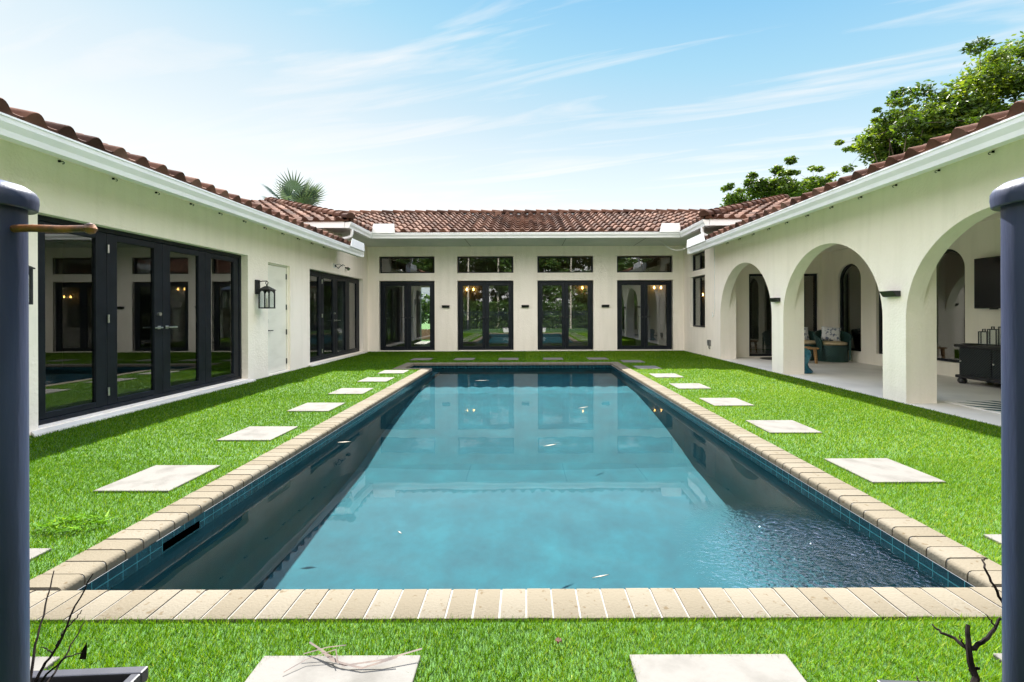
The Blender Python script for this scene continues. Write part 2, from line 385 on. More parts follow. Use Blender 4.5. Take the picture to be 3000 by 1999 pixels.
def fast_mesh(name, verts, faces_n, idx, mat, rnd=None, parent=None, smooth=False):
    """verts (n,3) array, idx flat index array with constant polygon size faces_n, per-face random"""
    me = bpy.data.meshes.new(name)
    nf = len(idx) // faces_n
    me.vertices.add(len(verts)); me.vertices.foreach_set('co', np.ascontiguousarray(verts, dtype=np.float32).ravel())
    me.loops.add(len(idx)); me.loops.foreach_set('vertex_index', np.asarray(idx, dtype=np.int32))
    me.polygons.add(nf); me.polygons.foreach_set('loop_start', np.arange(nf, dtype=np.int32) * faces_n)
    try: me.polygons.foreach_set('loop_total', np.full(nf, faces_n, dtype=np.int32))
    except Exception: pass
    if rnd is not None:
        at = me.attributes.new('rnd', 'FLOAT', 'FACE'); at.data.foreach_set('value', np.asarray(rnd, dtype=np.float32))
    me.materials.append(mat); me.update(calc_edges=True); me.validate()
    if smooth: me.polygons.foreach_set('use_smooth', [True] * nf)
    o = bpy.data.objects.new(name, me); COL.objects.link(o)
    if parent is not None: o.parent = parent
    return o

# ------------------------------------------------------------------ ground, lawn, pool
def ring_rect(mb, X0, X1, Y0, Y1, hole_xs, hole_ys, solid, z):
    pass

def cells(mb, xs, ys, z, keep):
    for i in range(len(xs) - 1):
        for j in range(len(ys) - 1):
            cx, cy = (xs[i] + xs[i + 1]) / 2, (ys[j] + ys[j + 1]) / 2
            if keep(cx, cy):
                mb.quad((xs[i], ys[j], z), (xs[i + 1], ys[j], z), (xs[i + 1], ys[j + 1], z), (xs[i], ys[j + 1], z))

OC = PX + CW            # outer coping
def in_pool_outer(x, y, m=0.0):
    a = (abs(x) < OC - m) & (y > PY0 - CW + m) & (y < PY1 + CW - m)
    b = (x > NX - CW + m) & (x < 0) & (y > NY - CW + m) & (y < PY1 + CW - m)
    return a | b

mb = MB()
LX0, LX1, LY0, LY1 = XL, XR, -3.0, YB
cells(mb, [LX0, NX - CW, -OC, OC, LX1], [LY0, PY0 - CW, NY - CW, PY1 + CW, LY1], 0.0, lambda x, y: not in_pool_outer(x, y))
tag(mb.build('lawn', M['soilturf']), kind='structure')
mb = MB()
B = 600.0
cells(mb, [-B, LX0, LX1, B], [-B, LY0, LY1, B], -0.004, lambda x, y: not (LX0 < x < LX1 and LY0 < y < LY1))
tag(mb.build('ground', M['outdoor']), kind='structure')

pool = thing('swimming_pool', 'long rectangular pool with dark teal interior and tan brick coping set in the lawn', 'pool', (0, 0, 0))

def pool_outline(off):
    """inner outline (ccw) pushed outward by off"""
    return [(-PX - off, PY0 - off), (PX + off, PY0 - off), (PX + off, PY1 + off), (NX - off, PY1 + off), (NX - off, NY - off), (-PX - off, NY - off)]

def depth_at(y):
    if y > 7.6: return -0.86
    if y < 5.0: return -1.58
    return -1.58 + (y - 5.0) / 2.6 * 0.72

# basin: sloping floor plus walls from below the tile band
mb = MB()
ys = [PY0, 3.0, 5.0, 6.3, 7.6, NY, PY1]
for a, b in zip(ys[:-1], ys[1:]):
    mb.quad((-PX, a, depth_at(a)), (PX, a, depth_at(a)), (PX, b, depth_at(b)), (-PX, b, depth_at(b)))
    mb.quad((PX, a, depth_at(a)), (PX, b, depth_at(b)), (PX, b, -0.10), (PX, a, -0.10))
    if b <= NY + 1e-6:
        mb.quad((-PX, a, depth_at(a)), (-PX, b, depth_at(b)), (-PX, b, -0.10), (-PX, a, -0.10))
mb.quad((-PX, PY0, depth_at(PY0)), (PX, PY0, depth_at(PY0)), (PX, PY0, -0.10), (-PX, PY0, -0.10))
d = depth_at(PY1)
mb.quad((NX, PY1, d), (PX, PY1, d), (PX, PY1, -0.10), (NX, PY1, -0.10))
mb.quad((NX, NY, -0.50), (-PX, NY, -0.50), (-PX, PY1, -0.50), (NX, PY1, -0.50))      # seat in the nook
mb.quad((-PX, NY, d), (-PX, PY1, d), (-PX, PY1, -0.50), (-PX, NY, -0.50))
mb.quad((NX, NY, -0.5), (-PX, NY, -0.5), (-PX, NY, -0.10), (NX, NY, -0.10))
mb.quad((NX, NY, -0.5), (NX, PY1, -0.5), (NX, PY1, -0.10), (NX, NY, -0.10))
basin = mb.build('basin', M['plaster'], pool, fix=False)
# waterline tiles, 4 mm proud of the basin walls
mb = MB()
ol = pool_outline(-0.004)
for (x0, y0), (x1, y1) in zip(ol, ol[1:] + ol[:1]):
    mb.quad((x0, y0, -0.14), (x1, y1, -0.14), (x1, y1, -0.036), (x0, y0, -0.036))
tiles = mb.build('waterline_tile', M['pooltile'], pool, fix=False)
# skimmer mouth in the left tile band
mb = MB()
mb.box(-PX - 0.12, -PX + 0.003, 2.24, 2.28, -0.115, -0.045); mb.box(-PX - 0.12, -PX + 0.003, 2.58, 2.62, -0.115, -0.045)
mb.box(-PX - 0.004, -PX + 0.004, 2.30, 2.56, -0.115, -0.068)
mb.build('skimmer', pbr('dark_skimmer_plastic', (0.006, 0.020, 0.028), rough=0.4), pool)

# coping: rounded bricks round the edge, one mesh, joints filled by a lower grout strip
CT = 0.012
def coping_profile(w=CW):
    p = [(0.0, -0.03), (0.0, CT - 0.002), (0.003, CT)]
    r = 0.022
    for k in range(7):
        a = PI / 2 - k * PI / 2 / 6
        p.append((w - r + r * math.cos(a), CT - r + r * math.sin(a)))
    p += [(w, -0.036), (0.02, -0.036)]
    return p
mb = MB(); gb = MB()
PITCH = 0.0975; JW = 0.008
def run(axis, a0, a1, outer, inward):
    n = max(1, round((a1 - a0) / PITCH)); st = (a1 - a0) / n
    prof = [(outer + inward * p, q) for p, q in coping_profile()]
    gp = [(outer + inward * min(max(p, 0.002), CW - 0.005), q - 0.004) for p, q in coping_profile()]
    for i in range(n):
        jw = JW * random.uniform(0.8, 1.2) / 2
        dz = random.uniform(-0.0012, 0.0012)
        mb.extrude([(p + random.uniform(-0.0012, 0.0012) * 0, q + dz) for p, q in prof], axis, a0 + i * st + jw, a0 + (i + 1) * st - jw, random.random())
    gb.extrude(gp, axis, a0 + 0.002, a1 - 0.002)
run('x', -OC, OC, PY0 - CW, 1)                       # near end
run('y', PY0, NY - CW, -OC, 1)                       # left side
run('y', PY0, PY1, OC, -1)                           # right side
run('x', NX - CW, OC, PY1 + CW, -1)                  # far end
run('y', NY - CW, PY1, NX - CW, 1)                   # nook side
run('x', NX, -PX, NY - CW, 1)                        # nook front
cop = mb.build('coping', M['coping'], pool, attr=True, smooth=True)
gb.build('grout', M['grout'], cop)

mb = MB()
o2 = 0.004
xs = [NX + o2, -PX + o2, PX - o2]; yy = [PY0 + o2, NY + o2, PY1 - o2]
mb.quad((-PX + o2, PY0 + o2, WZ), (PX - o2, PY0 + o2, WZ), (PX - o2, NY + o2, WZ), (-PX + o2, NY + o2, WZ))
mb.quad((-PX + o2, NY + o2, WZ), (PX - o2, NY + o2, WZ), (PX - o2, PY1 - o2, WZ), (-PX + o2, PY1 - o2, WZ))
mb.quad((NX + o2, NY + o2, WZ), (-PX + o2, NY + o2, WZ), (-PX + o2, PY1 - o2, WZ), (NX + o2, PY1 - o2, WZ))
water = tag(mb.build('water', M['water'], fix=False), kind='structure')
for ob in (basin, tiles): ob.cycles.is_caustics_receiver = True
water.cycles.is_caustics_caster = True
water.data.polygons.foreach_set('use_smooth', [True] * len(water.data.polygons))

# ------------------------------------------------------------------ stepping stones
stones = []
def stone_mesh(s):
    mb = MB(); h = s / 2
    mb.hexa([(-h, -h, -0.03), (h, -h, -0.03), (h, h, -0.03), (-h, h, -0.03), (-h, -h, 0.014), (h, -h, 0.014), (h, h, 0.014), (-h, h, 0.014)])
    return mb
proto = stone_mesh(0.47).build('stepping_stone', M['stone'], bevel=0.004)
def stone(x, y, label, rot=0.0, s=1.0):
    o = proto if not stones else proto.copy()
    if stones: COL.objects.link(o)
    o.location = (x, y, 0); o.rotation_euler = (0, 0, rot); o.scale = (s, s, 1)
    tag(o, label, 'stepping stone', 'white stepping stones set in the lawn round the pool')
    stones.append((x, y, 0.235 * s))
ORD = ['first', 'second', 'third', 'fourth', 'fifth', 'sixth', 'seventh', 'eighth']
for i, (x, y) in enumerate([(-2.44, 1.87), (-2.43, 3.02), (-2.43, 4.13), (-2.43, 5.28), (-2.44, 6.35), (-2.45, 7.44), (-2.45, 8.42)]):
    stone(x, y, 'white square stone left of the pool, %s from the near corner of the coping' % ORD[i], random.uniform(-.015, .015))
for i, (x, y) in enumerate([(2.46, 1.97), (2.445, 3.12), (2.44, 4.31), (2.43, 5.50), (2.42, 6.68), (2.42, 7.80), (2.41, 8.97), (2.38, 10.08)]):
    stone(x, y, 'white square stone right of the pool, %s from the near corner of the coping' % ORD[i], random.uniform(-.015, .015))
for i, x in enumerate([-2.45, -1.44, -0.40, 0.65, 1.70]):
    stone(x, 10.70, 'white square stone in the shaded row beyond the pool, %s counting from the left wing' % ORD[i], random.uniform(-.015, .015))
stone(-0.585, 1.19, 'large white stone at the near grass edge with a dry frond lying on it', 0.0, 1.06)
stone(0.575, 1.19, 'large clean white stone at the near grass edge, right of the red leaf', 0.0, 1.06)
stone(-1.73, 1.19, 'white stone in the near grass behind the left planter and its dead twigs', 0.0, 1.06)
stone(1.73, 1.19, 'white stone in the near grass behind the right planter and its dead twigs', 0.0, 1.06)

# ------------------------------------------------------------------ turf blades
def grass_zone(x0, x1, y0, y1, dens):
    n = int((x1 - x0) * (y1 - y0) * dens)
    return np.column_stack([RNG.uniform(x0, x1, n), RNG.uniform(y0, y1, n)])
P = []; W = []; H = []
def zone(x0, x1, y0, y1, dens, w, h):
    p = grass_zone(x0, x1, y0, y1, dens)
    P.append(p); W.append(np.full(len(p), w)); H.append(np.full(len(p), h))
zone(-2.4, 2.4, 0.75, 1.72, 46000, 0.0024, 0.021)
zone(XL + .02, -2.0, 1.6, 3.4, 22000, 0.0030, 0.021); zone(2.0, XR - .02, 1.6, 3.4, 22000, 0.0030, 0.021)
zone(XL + .02, -2.0, 3.4, 6.2, 11000, 0.0045, 0.021); zone(2.0, XR - .02, 3.4, 6.2, 11000, 0.0045, 0.021)
zone(XL + .02, -1.9, 6.2, YB - .02, 5500, 0.0065, 0.022); zone(1.9, XR - .02, 6.2, YB - .02, 5500, 0.0065, 0.022)
zone(-1.9, 1.9, 9.9, YB - .02, 5000, 0.0070, 0.022)
P = np.concatenate(P); W = np.concatenate(W); H = np.concatenate(H)
keep = ~in_pool_outer(P[:, 0], P[:, 1], 0.004)
for sx, sy, hs in stones:
    keep &= ~((np.abs(P[:, 0] - sx) < hs - 0.005) & (np.abs(P[:, 1] - sy) < hs - 0.005))
P, W, H = P[keep], W[keep], H[keep]
n = len(P)
ang = RNG.uniform(0, 2 * PI, n)
hh = H * RNG.uniform(0.65, 1.2, n)
side = np.where(P[:, 0] < 0, 1.0, -1.0)
lean = np.column_stack([RNG.normal(0.15, 0.36, n), RNG.normal(-0.12, 0.36, n)]) * hh[:, None]
ca, sa = np.cos(ang) * W * 0.5, np.sin(ang) * W * 0.5
v = np.zeros((n, 3, 3))
v[:, 0, 0] = P[:, 0] - ca; v[:, 0, 1] = P[:, 1] - sa
v[:, 1, 0] = P[:, 0] + ca; v[:, 1, 1] = P[:, 1] + sa
v[:, 2, 0] = P[:, 0] + lean[:, 0]; v[:, 2, 1] = P[:, 1] + lean[:, 1]; v[:, 2, 2] = hh
patch = 0.5 + 0.22 * np.sin(P[:, 0] * 2.3 + 1.1 * np.sin(P[:, 1] * 1.7)) * np.sin(P[:, 1] * 2.1 + 0.8)
pale = 0.15 * (P[:, 0] > 0)  # paler right half: sheen of the leaning blades put into the colour
rnd = np.clip(RNG.normal(0.0, 0.24, n) + 0.42 + 0.35 * (patch - 0.5) + pale, 0, 1)
o = fast_mesh('turf_grass', v.reshape(-1, 3), 3, np.arange(n * 3), M['grass'], rnd)
tag(o, 'short bright green turf covering the courtyard round the pool', 'grass', kind='stuff')

# loose tuft lying on the left lawn
n = 420
c = np.array([-2.33, 2.33]); a = RNG.uniform(0, 2 * PI, n); rr = np.sqrt(RNG.uniform(0, 1, n))
b = np.column_stack([c[0] + 0.17 * rr * np.cos(a), c[1] + 0.10 * rr * np.sin(a), 0.018 + 0.03 * (1 - rr)])
d = np.column_stack([RNG.normal(0, 0.03, n), RNG.normal(0, 0.025, n), RNG.uniform(0.0, 0.025, n)])
w = RNG.normal(0, 0.0035, (n, 3)); w[:, 2] = 0
v = np.stack([b - w, b + w, b + d], 1)
o = fast_mesh('turf_offcut', v.reshape(-1, 3), 3, np.arange(n * 3), M['grass'], np.clip(RNG.normal(0.40, 0.2, n), 0, 1))
tag(o, 'loose pale tuft of turf lying on the grass left of the pool coping', 'turf tuft')

# ------------------------------------------------------------------ the house
house = thing('courtyard_house', 'white stucco house with red tile roofs wrapped round three sides of the pool', 'house', (0, 0, 0))

def wall_plane(axis, face, back, u0, u1, z0, z1, holes, mat, name='wall', arches=(), parent=house):
    """wall slab; axis 'y': the wall runs along y at x=face..back, axis 'x': along x at y=face..back.
    holes: (u0,u1,z0,z1). arches: (u0,u1,zs,zapex) open down to z0."""
    mk = (lambda u, z, t: (t, u, z)) if axis == 'y' else (lambda u, z, t: (u, t, z))
    mb = MB()
    us = sorted({u0, u1} | {h[0] for h in holes} | {h[1] for h in holes} | {a[0] for a in arches} | {a[1] for a in arches})
    zs = sorted({z0, z1} | {h[2] for h in holes} | {h[3] for h in holes})
    us = [u for u in us if u0 <= u <= u1]; zs = [z for z in zs if z0 <= z <= z1]
    def solid(i, j):
        if i < 0 or j < 0 or i >= len(us) - 1 or j >= len(zs) - 1: return False
        cu, cz = (us[i] + us[i + 1]) / 2, (zs[j] + zs[j + 1]) / 2
        if any(a[0] < cu < a[1] for a in arches): return False
        return not any(h[0] < cu < h[1] and h[2] < cz < h[3] for h in holes)
    for i in range(len(us) - 1):
        for j in range(len(zs) - 1):
            if not solid(i, j): continue
            a, b, c, d = us[i], us[i + 1], zs[j], zs[j + 1]
            for t in (face, back): mb.quad(mk(a, c, t), mk(b, c, t), mk(b, d, t), mk(a, d, t))
            if not solid(i - 1, j): mb.quad(mk(a, c, face), mk(a, d, face), mk(a, d, back), mk(a, c, back))
            if not solid(i + 1, j): mb.quad(mk(b, c, face), mk(b, d, face), mk(b, d, back), mk(b, c, back))
            if not solid(i, j - 1): mb.quad(mk(a, c, face), mk(b, c, face), mk(b, c, back), mk(a, c, back))
            if not solid(i, j + 1): mb.quad(mk(a, d, face), mk(b, d, face), mk(b, d, back), mk(a, d, back))
    for (a0, a1, zsp, zap) in arches:
        n = 36; cu = (a0 + a1) / 2; hw = (a1 - a0) / 2
        pts = []
        for k in range(n + 1):
            th = PI - PI * k / n
            pts.append((cu + hw * math.cos(th), zsp + (zap - zsp) * math.sin(th)))
        for (ua, za), (ub, zb) in zip(pts[:-1], pts[1:]):
            for t in (face, back): mb.quad(mk(ua, za, t), mk(ub, zb, t), mk(ub, z1, t), mk(ua, z1, t))
            mb.quad(mk(ua, za, face), mk(ub, zb, face), mk(ub, zb, back), mk(ua, za, back))
        mb.quad(mk(a0, z1, face), mk(a1, z1, face), mk(a1, z1, back), mk(a0, z1, back))
    return mb.build(name, mat, parent)

TH = 0.25
back_doors = [(-4.16, -2.585), (-1.936, -0.335), (0.348, 1.942), (2.62, 4.205)]
ZD0, ZD1, ZT0, ZT1 = 0.035, 2.02, 2.24, 2.715
holes = [(a, b, ZD0, ZD1) for a, b in back_doors] + [(a, b, ZT0, ZT1) for a, b in back_doors]
wall_plane('x', YB, YB + TH, XL - TH, XR + TH, -0.02, ZU, holes, M['wall'])
# left wing wall
LD1 = (4.17, 7.33, 0.05, 2.045); LDW = (7.90, 8.65, 0.03, 2.0); LD2 = (9.43, 12.53, 0.05, 2.04)
ZLW = 2.62
wall_plane('y', XL, XL - TH, -3.0, YB, -0.02, ZLW, [LD1, LDW, LD2], M['wall'])
wall_plane('y', XL, XL - TH, 10.2, YB, ZLW, ZU, [], M['wall'])
# right wing: window wall at the far end, arcade towards the viewer
YA = 10.49
RW = [(11.38, 12.37, 0.70, 2.05), (11.38, 12.37, 2.20, 2.665)]
ZRW = 2.68
AT = 0.20
wall_plane('y', XR, XR + TH, YA + 0.0, YB, -0.02, ZU, RW, M['wall'])
AR = [(8.30, 10.488, 1.02, 2.12), (5.726, 7.93, 1.02, 2.12), (3.17, 5.375, 1.02, 2.12), (0.62, 2.81, 1.02, 2.12)]
wall_plane('y', XR, XR + AT, -3.0, YA, -0.02, ZRW, [], M['wall'], arches=AR)
# deeper piers behind the arch wall, carried up to the ceiling
for a, b in ((10.488, 10.80), (7.93, 8.30), (5.375, 5.726), (2.81, 3.17)):
    mb = MB(); mb.box(XR + AT, XR + 0.365, a, b, -0.02, 2.5); mb.build('pier', M['wall'], house)

# patio floor, ceiling and rooms behind
PXB = 7.15; PYE = 10.88
mb = MB()
mb.box(XR + 0.003, PXB, -3.0, PYE, -0.05, 0.006); mb.build('patio_floor', M['patio'], house)
mb = MB(); mb.box(XR + AT, PXB + 0.2, -3.0, PYE + 0.2, 2.5, 2.56); mb.build('patio_ceiling', M['inner'], house)
DE1 = (5.38, 6.02, 0.03, 2.02); DE2 = (6.66, 7.05, 0.03, 2.02)
wall_plane('x', PYE, PYE + 0.2, XR + 0.25, PXB + 0.2, -0.02, 2.5, [DE1, DE2], M['inner'])
WPR = (8.40, 9.22, 0.24, 2.10)
AW = [(9.64, 10.36, 1.80, 2.16), (7.36, 8.05, 1.80, 2.16)]
# side wall of the patio with two arched windows and one tall straight one
segs = [(-3.0, 7.36), (8.05, 9.64), (10.36, PYE)]
wall_plane('y', PXB, PXB + 0.2, -3.0, 7.36, -0.02, 2.5, [], M['inner'])
wall_plane('y', PXB, PXB + 0.2, 8.05, 9.64, -0.02, 2.5, [WPR], M['inner'])
wall_plane('y', PXB, PXB + 0.2, 10.36, PYE, -0.02, 2.5, [], M['inner'])
for a in AW:
    wall_plane('y', PXB, PXB + 0.2, a[0], a[1], 0.24, 2.5, [], M['inner'], arches=[a])
    mb = MB(); mb.box(PXB, PXB + 0.2, a[0], a[1], -0.02, 0.24); mb.build('sill_wall', M['inner'], house)

def shell(x0, x1, y0, y1, z0, z1, mat, skip=(), name='room'):
    mb = MB()
    f = {'-x': [(x0, y0, z0), (x0, y1, z0), (x0, y1, z1), (x0, y0, z1)], '+x': [(x1, y0, z0), (x1, y1, z0), (x1, y1, z1), (x1, y0, z1)],
         '-y': [(x0, y0, z0), (x1, y0, z0), (x1, y0, z1), (x0, y0, z1)], '+y': [(x0, y1, z0), (x1, y1, z0), (x1, y1, z1), (x0, y1, z1)],
         '-z': [(x0, y0, z0), (x1, y0, z0), (x1, y1, z0), (x0, y1, z0)], '+z': [(x0, y0, z1), (x1, y0, z1), (x1, y1, z1), (x0, y1, z1)]}
    for k, q in f.items():
        if k not in skip: mb.quad(*q)
    return mb.build(name, mat, house, fix=False)
# left wing room
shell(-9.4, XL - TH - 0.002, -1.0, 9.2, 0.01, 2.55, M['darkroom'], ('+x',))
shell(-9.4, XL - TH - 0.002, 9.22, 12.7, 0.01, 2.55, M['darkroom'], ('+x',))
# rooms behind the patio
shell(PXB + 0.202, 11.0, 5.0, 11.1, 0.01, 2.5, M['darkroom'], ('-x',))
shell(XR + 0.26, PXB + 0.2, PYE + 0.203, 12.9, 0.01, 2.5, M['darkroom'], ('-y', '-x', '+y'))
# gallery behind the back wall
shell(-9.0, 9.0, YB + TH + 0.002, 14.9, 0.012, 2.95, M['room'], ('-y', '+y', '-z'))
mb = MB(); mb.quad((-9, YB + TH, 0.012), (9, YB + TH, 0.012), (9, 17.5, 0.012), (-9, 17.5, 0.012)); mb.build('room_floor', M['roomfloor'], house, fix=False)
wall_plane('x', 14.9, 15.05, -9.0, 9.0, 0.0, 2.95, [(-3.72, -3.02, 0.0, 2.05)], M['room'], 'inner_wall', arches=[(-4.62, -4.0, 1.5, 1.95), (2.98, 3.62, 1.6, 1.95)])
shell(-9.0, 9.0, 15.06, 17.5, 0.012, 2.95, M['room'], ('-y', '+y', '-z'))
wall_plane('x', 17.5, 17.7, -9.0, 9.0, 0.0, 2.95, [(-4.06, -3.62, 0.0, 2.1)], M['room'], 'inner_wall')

# ------------------------------------------------------------------ doors and windows
def frame_rect(mb, mk, u0, u1, z0, z1, w, t0, t1, wb=None, wt=None):
    """rectangular ring; mk(u,z,t) -> point"""
    wb = w if wb is None else wb; wt = w if wt is None else wt
    def bx(a, b, c, d):
        pts = [mk(a, c, t0), mk(b, c, t0), mk(b, c, t1), mk(a, c, t1), mk(a, d, t0), mk(b, d, t0), mk(b, d, t1), mk(a, d, t1)]
        mb.hexa(pts)
    bx(u0, u0 + w, z0, z1); bx(u1 - w, u1, z0, z1)
    bx(u0 + w, u1 - w, z0, z0 + wb); bx(u0 + w, u1 - w, z1 - wt, z1)
def slab(mb, mk, u0, u1, z0, z1, t0, t1):
    mb.hexa([mk(u0, z0, t0), mk(u1, z0, t0), mk(u1, z0, t1), mk(u0, z0, t1), mk(u0, z1, t0), mk(u1, z1, t0), mk(u1, z1, t1), mk(u0, z1, t1)])

def lever(parent, mk, u, z, t, sgn, mat, out):
    """lever handle on a rose; out = direction of t away from the door"""
    mb = MB()
    slab(mb, mk, u - 0.02, u + 0.02, z - 0.02, z + 0.02, t, t + out * 0.012)
    slab(mb, mk, u - 0.008, u + 0.008, z - 0.008, z + 0.008, t + out * 0.012, t + out * 0.05)
    slab(mb, mk, min(u, u + sgn * 0.11), max(u, u + sgn * 0.11), z - 0.008, z + 0.008, t + out * 0.044, t + out * 0.06)
    return mb.build('handle', mat, parent, bevel=0.003)

def french_pair(mk, u0, u1, z0, z1, t, out):
    """outer frame + two glazed leaves; t frame plane, out = sign towards the courtyard"""
    mb = MB()
    frame_rect(mb, mk, u0, u1, z0, z1, 0.04, t - out * 0.08, t, 0.03, 0.04)
    fr = mb.build('french_door', M['frame'], house, bevel=0.004)
    um = (u0 + u1) / 2
    for k, (a, b) in enumerate(((u0 + 0.043, um - 0.002), (um + 0.002, u1 - 0.043))):
        lf = MB()
        frame_rect(lf, mk, a, b, z0 + 0.033, z1 - 0.043, 0.095, t - out * 0.062, t - out * 0.014, 0.075, 0.085)
        lf.build('door_leaf', M['frame'], fr, bevel=0.004)
        gl = MB(); slab(gl, mk, a + 0.096, b - 0.096, z0 + 0.109, z1 - 0.129, t - out * 0.043, t - out * 0.035)
        gl.build('pane', M['glass'], fr)
        lever(fr, mk, (um - 0.05) if k == 0 else (um + 0.05), 0.97, t - out * 0.014, -1 if k == 0 else 1, M['black'], out)
    return fr

mkB = lambda u, z, t: (u, t, z)
mkS = lambda u, z, t: (t, u, z)
for a, b in back_doors:
    french_pair(mkB, a + 0.012, b - 0.012, ZD0, ZD1 - 0.012, YB + 0.05, -1)
    mb = MB(); frame_rect(mb, mkB, a + 0.012, b - 0.012, ZT0 + 0.002, ZT1 - 0.012, 0.032, YB + 0.05, YB + 0.12)
    w = mb.build('transom_window', M['frame'], house, bevel=0.003)
    g = MB(); slab(g, mkB, a + 0.045, b - 0.045, ZT0 + 0.035, ZT1 - 0.045, YB + 0.08, YB + 0.09); g.build('pane', M['glass'], w)
    # raised reveal bead round both openings
    mb = MB()
    for (q0, q1) in ((ZD0 - 0.02, ZD1), (ZT0, ZT1)):
        frame_rect(mb, mkB, a - 0.022, b + 0.022, q0 - (0.022 if q0 > 1 else 0), q1 + 0.022, 0.022, YB - 0.006, YB + 0.04)
    mb.build('reveal_trim', M['wall'], house, bevel=0.004)

def four_panel(D, hinges=True):
    u0, u1, z0, z1 = D
    t = XL - 0.105
    fr = MB(); frame_rect(fr, mkS, u0, u1, z0, z1, 0.05, t - 0.09, t, 0.045, 0.05)
    fo = fr.build('glass_door_set', M['frame'], house, bevel=0.004)
    w = (u1 - u0 - 0.10) / 4
    for k in range(4):
        a = u0 + 0.05 + k * w + 0.002; b = a + w - 0.004
        lf = MB(); frame_rect(lf, mkS, a, b, z0 + 0.047, z1 - 0.052, 0.125, t - 0.065, t - 0.012, 0.06, 0.075)
        lf.build('door_leaf', M['frame'], fo, bevel=0.005)
        gl = MB(); slab(gl, mkS, a + 0.126, b - 0.126, z0 + 0.108, z1 - 0.128, t - 0.045, t - 0.036)
        gl.build('pane', M['glass'], fo)
        if k in (1, 2):
            lever(fo, mkS, b - 0.06 if k == 1 else a + 0.06, 0.93, t - 0.012, -1 if k == 1 else 1, M['steel'], 1)
        if k == 1:
            lk = MB(); lk.tube([(t - 0.012, b - 0.06, 1.10), (t + 0.012, b - 0.06, 1.10)], 0.022, 14); lk.build('deadbolt', M['steel'], fo, smooth=True)
        if k in (1, 3) and (k == 1):
            for zz in (0.25, 1.05, 1.82):
                h = MB(); h.tube([(t + 0.006, a - 0.002, zz - 0.045), (t + 0.006, a - 0.002, zz + 0.045)], 0.009, 8); h.build('hinge', M['steel'], fo, smooth=True)
    # concrete sill in front
    s = MB(); s.hexa([(XL - 0.105, u0 + 0.0, -0.02), (XL + 0.10, u0 - 0.12, -0.02), (XL + 0.10, u1 + 0.06, -0.02), (XL - 0.105, u1, -0.02),
                      (XL - 0.105, u0 + 0.0, z0 - 0.003), (XL + 0.09, u0 - 0.12, z0 - 0.022), (XL + 0.09, u1 + 0.06, z0 - 0.022), (XL - 0.105, u1, z0 - 0.003)])
    s.build('door_sill', M['patio'], house, bevel=0.006)
four_panel(LD1); four_panel(LD2)

# curtains hanging inside the farther left doors
for (a, b, lab) in ((9.55, 9.95, 'pale grey curtain hanging at the near end of the farther left glass doors'), (12.0, 12.4, 'pale grey curtain hanging at the far end of the farther left glass doors')):
    mb = MB(); n = 24
    for k in range(n):
        ya, yb = a + (b - a) * k / n, a + (b - a) * (k + 1) / n
        xa, xb = -4.95 + 0.05 * math.sin(k * 1.4), -4.95 + 0.05 * math.sin((k + 1) * 1.4)
        mb.hexa([(xa, ya, 0.05), (xa + .004, ya, 0.05), (xb + .004, yb, 0.05), (xb, yb, 0.05), (xa, ya, 2.1), (xa + .004, ya, 2.1), (xb + .004, yb, 2.1), (xb, yb, 2.1)])
    tag(mb.build('curtain', M['curtain'], smooth=True), lab, 'curtain', 'curtains behind the left glass doors')

# plain white flush door on the left wing
u0, u1, z0, z1 = LDW
mb = MB(); mb.box(XL - 0.11, XL - 0.065, u0 + 0.03, u1 - 0.03, z0 + 0.012, z1 - 0.03)
wd = mb.build('flush_door', M['whitedoor'], house, bevel=0.003)
mb = MB(); frame_rect(mb, mkS, u0, u1, z0, z1, 0.026, XL - 0.14, XL - 0.045, 0.006, 0.026); mb.build('door_frame', M['whitedoor'], wd)
for zz in (0.2, 0.75, 1.22, 1.80):
    h = MB(); h.tube([(XL - 0.058, u1 - 0.035, zz - 0.05), (XL - 0.058, u1 - 0.035, zz + 0.05)], 0.011, 8); h.build('hinge', M['black'], wd, smooth=True)
lever(wd, mkS, u0 + 0.07, 0.80, XL - 0.065, 1, M['black'], 1)
h = MB(); h.box(XL - 0.065, XL - 0.045, u0 + 0.05, u0 + 0.085, 0.93, 1.0); h.build('deadbolt', M['black'], wd)

# right wing windows
for (a, b, c, d) in RW:
    mb = MB(); frame_rect(mb, mkS, a + 0.01, b - 0.01, c + 0.01, d - 0.01, 0.035, XR + 0.06, XR + 0.13)
    slab(mb, mkS, a + 0.47, a + 0.51, c + 0.045, d - 0.045, XR + 0.07, XR + 0.12)
    w = mb.build('casement_window', M['frame'], house, bevel=0.003)
    g = MB(); slab(g, mkS, a + 0.046, a + 0.469, c + 0.046, d - 0.046, XR + 0.09, XR + 0.10); g.build('pane', M['glass'], w)
    g = MB(); slab(g, mkS, a + 0.511, b - 0.046, c + 0.046, d - 0.046, XR + 0.09, XR + 0.10); g.build('pane', M['glass'], w)

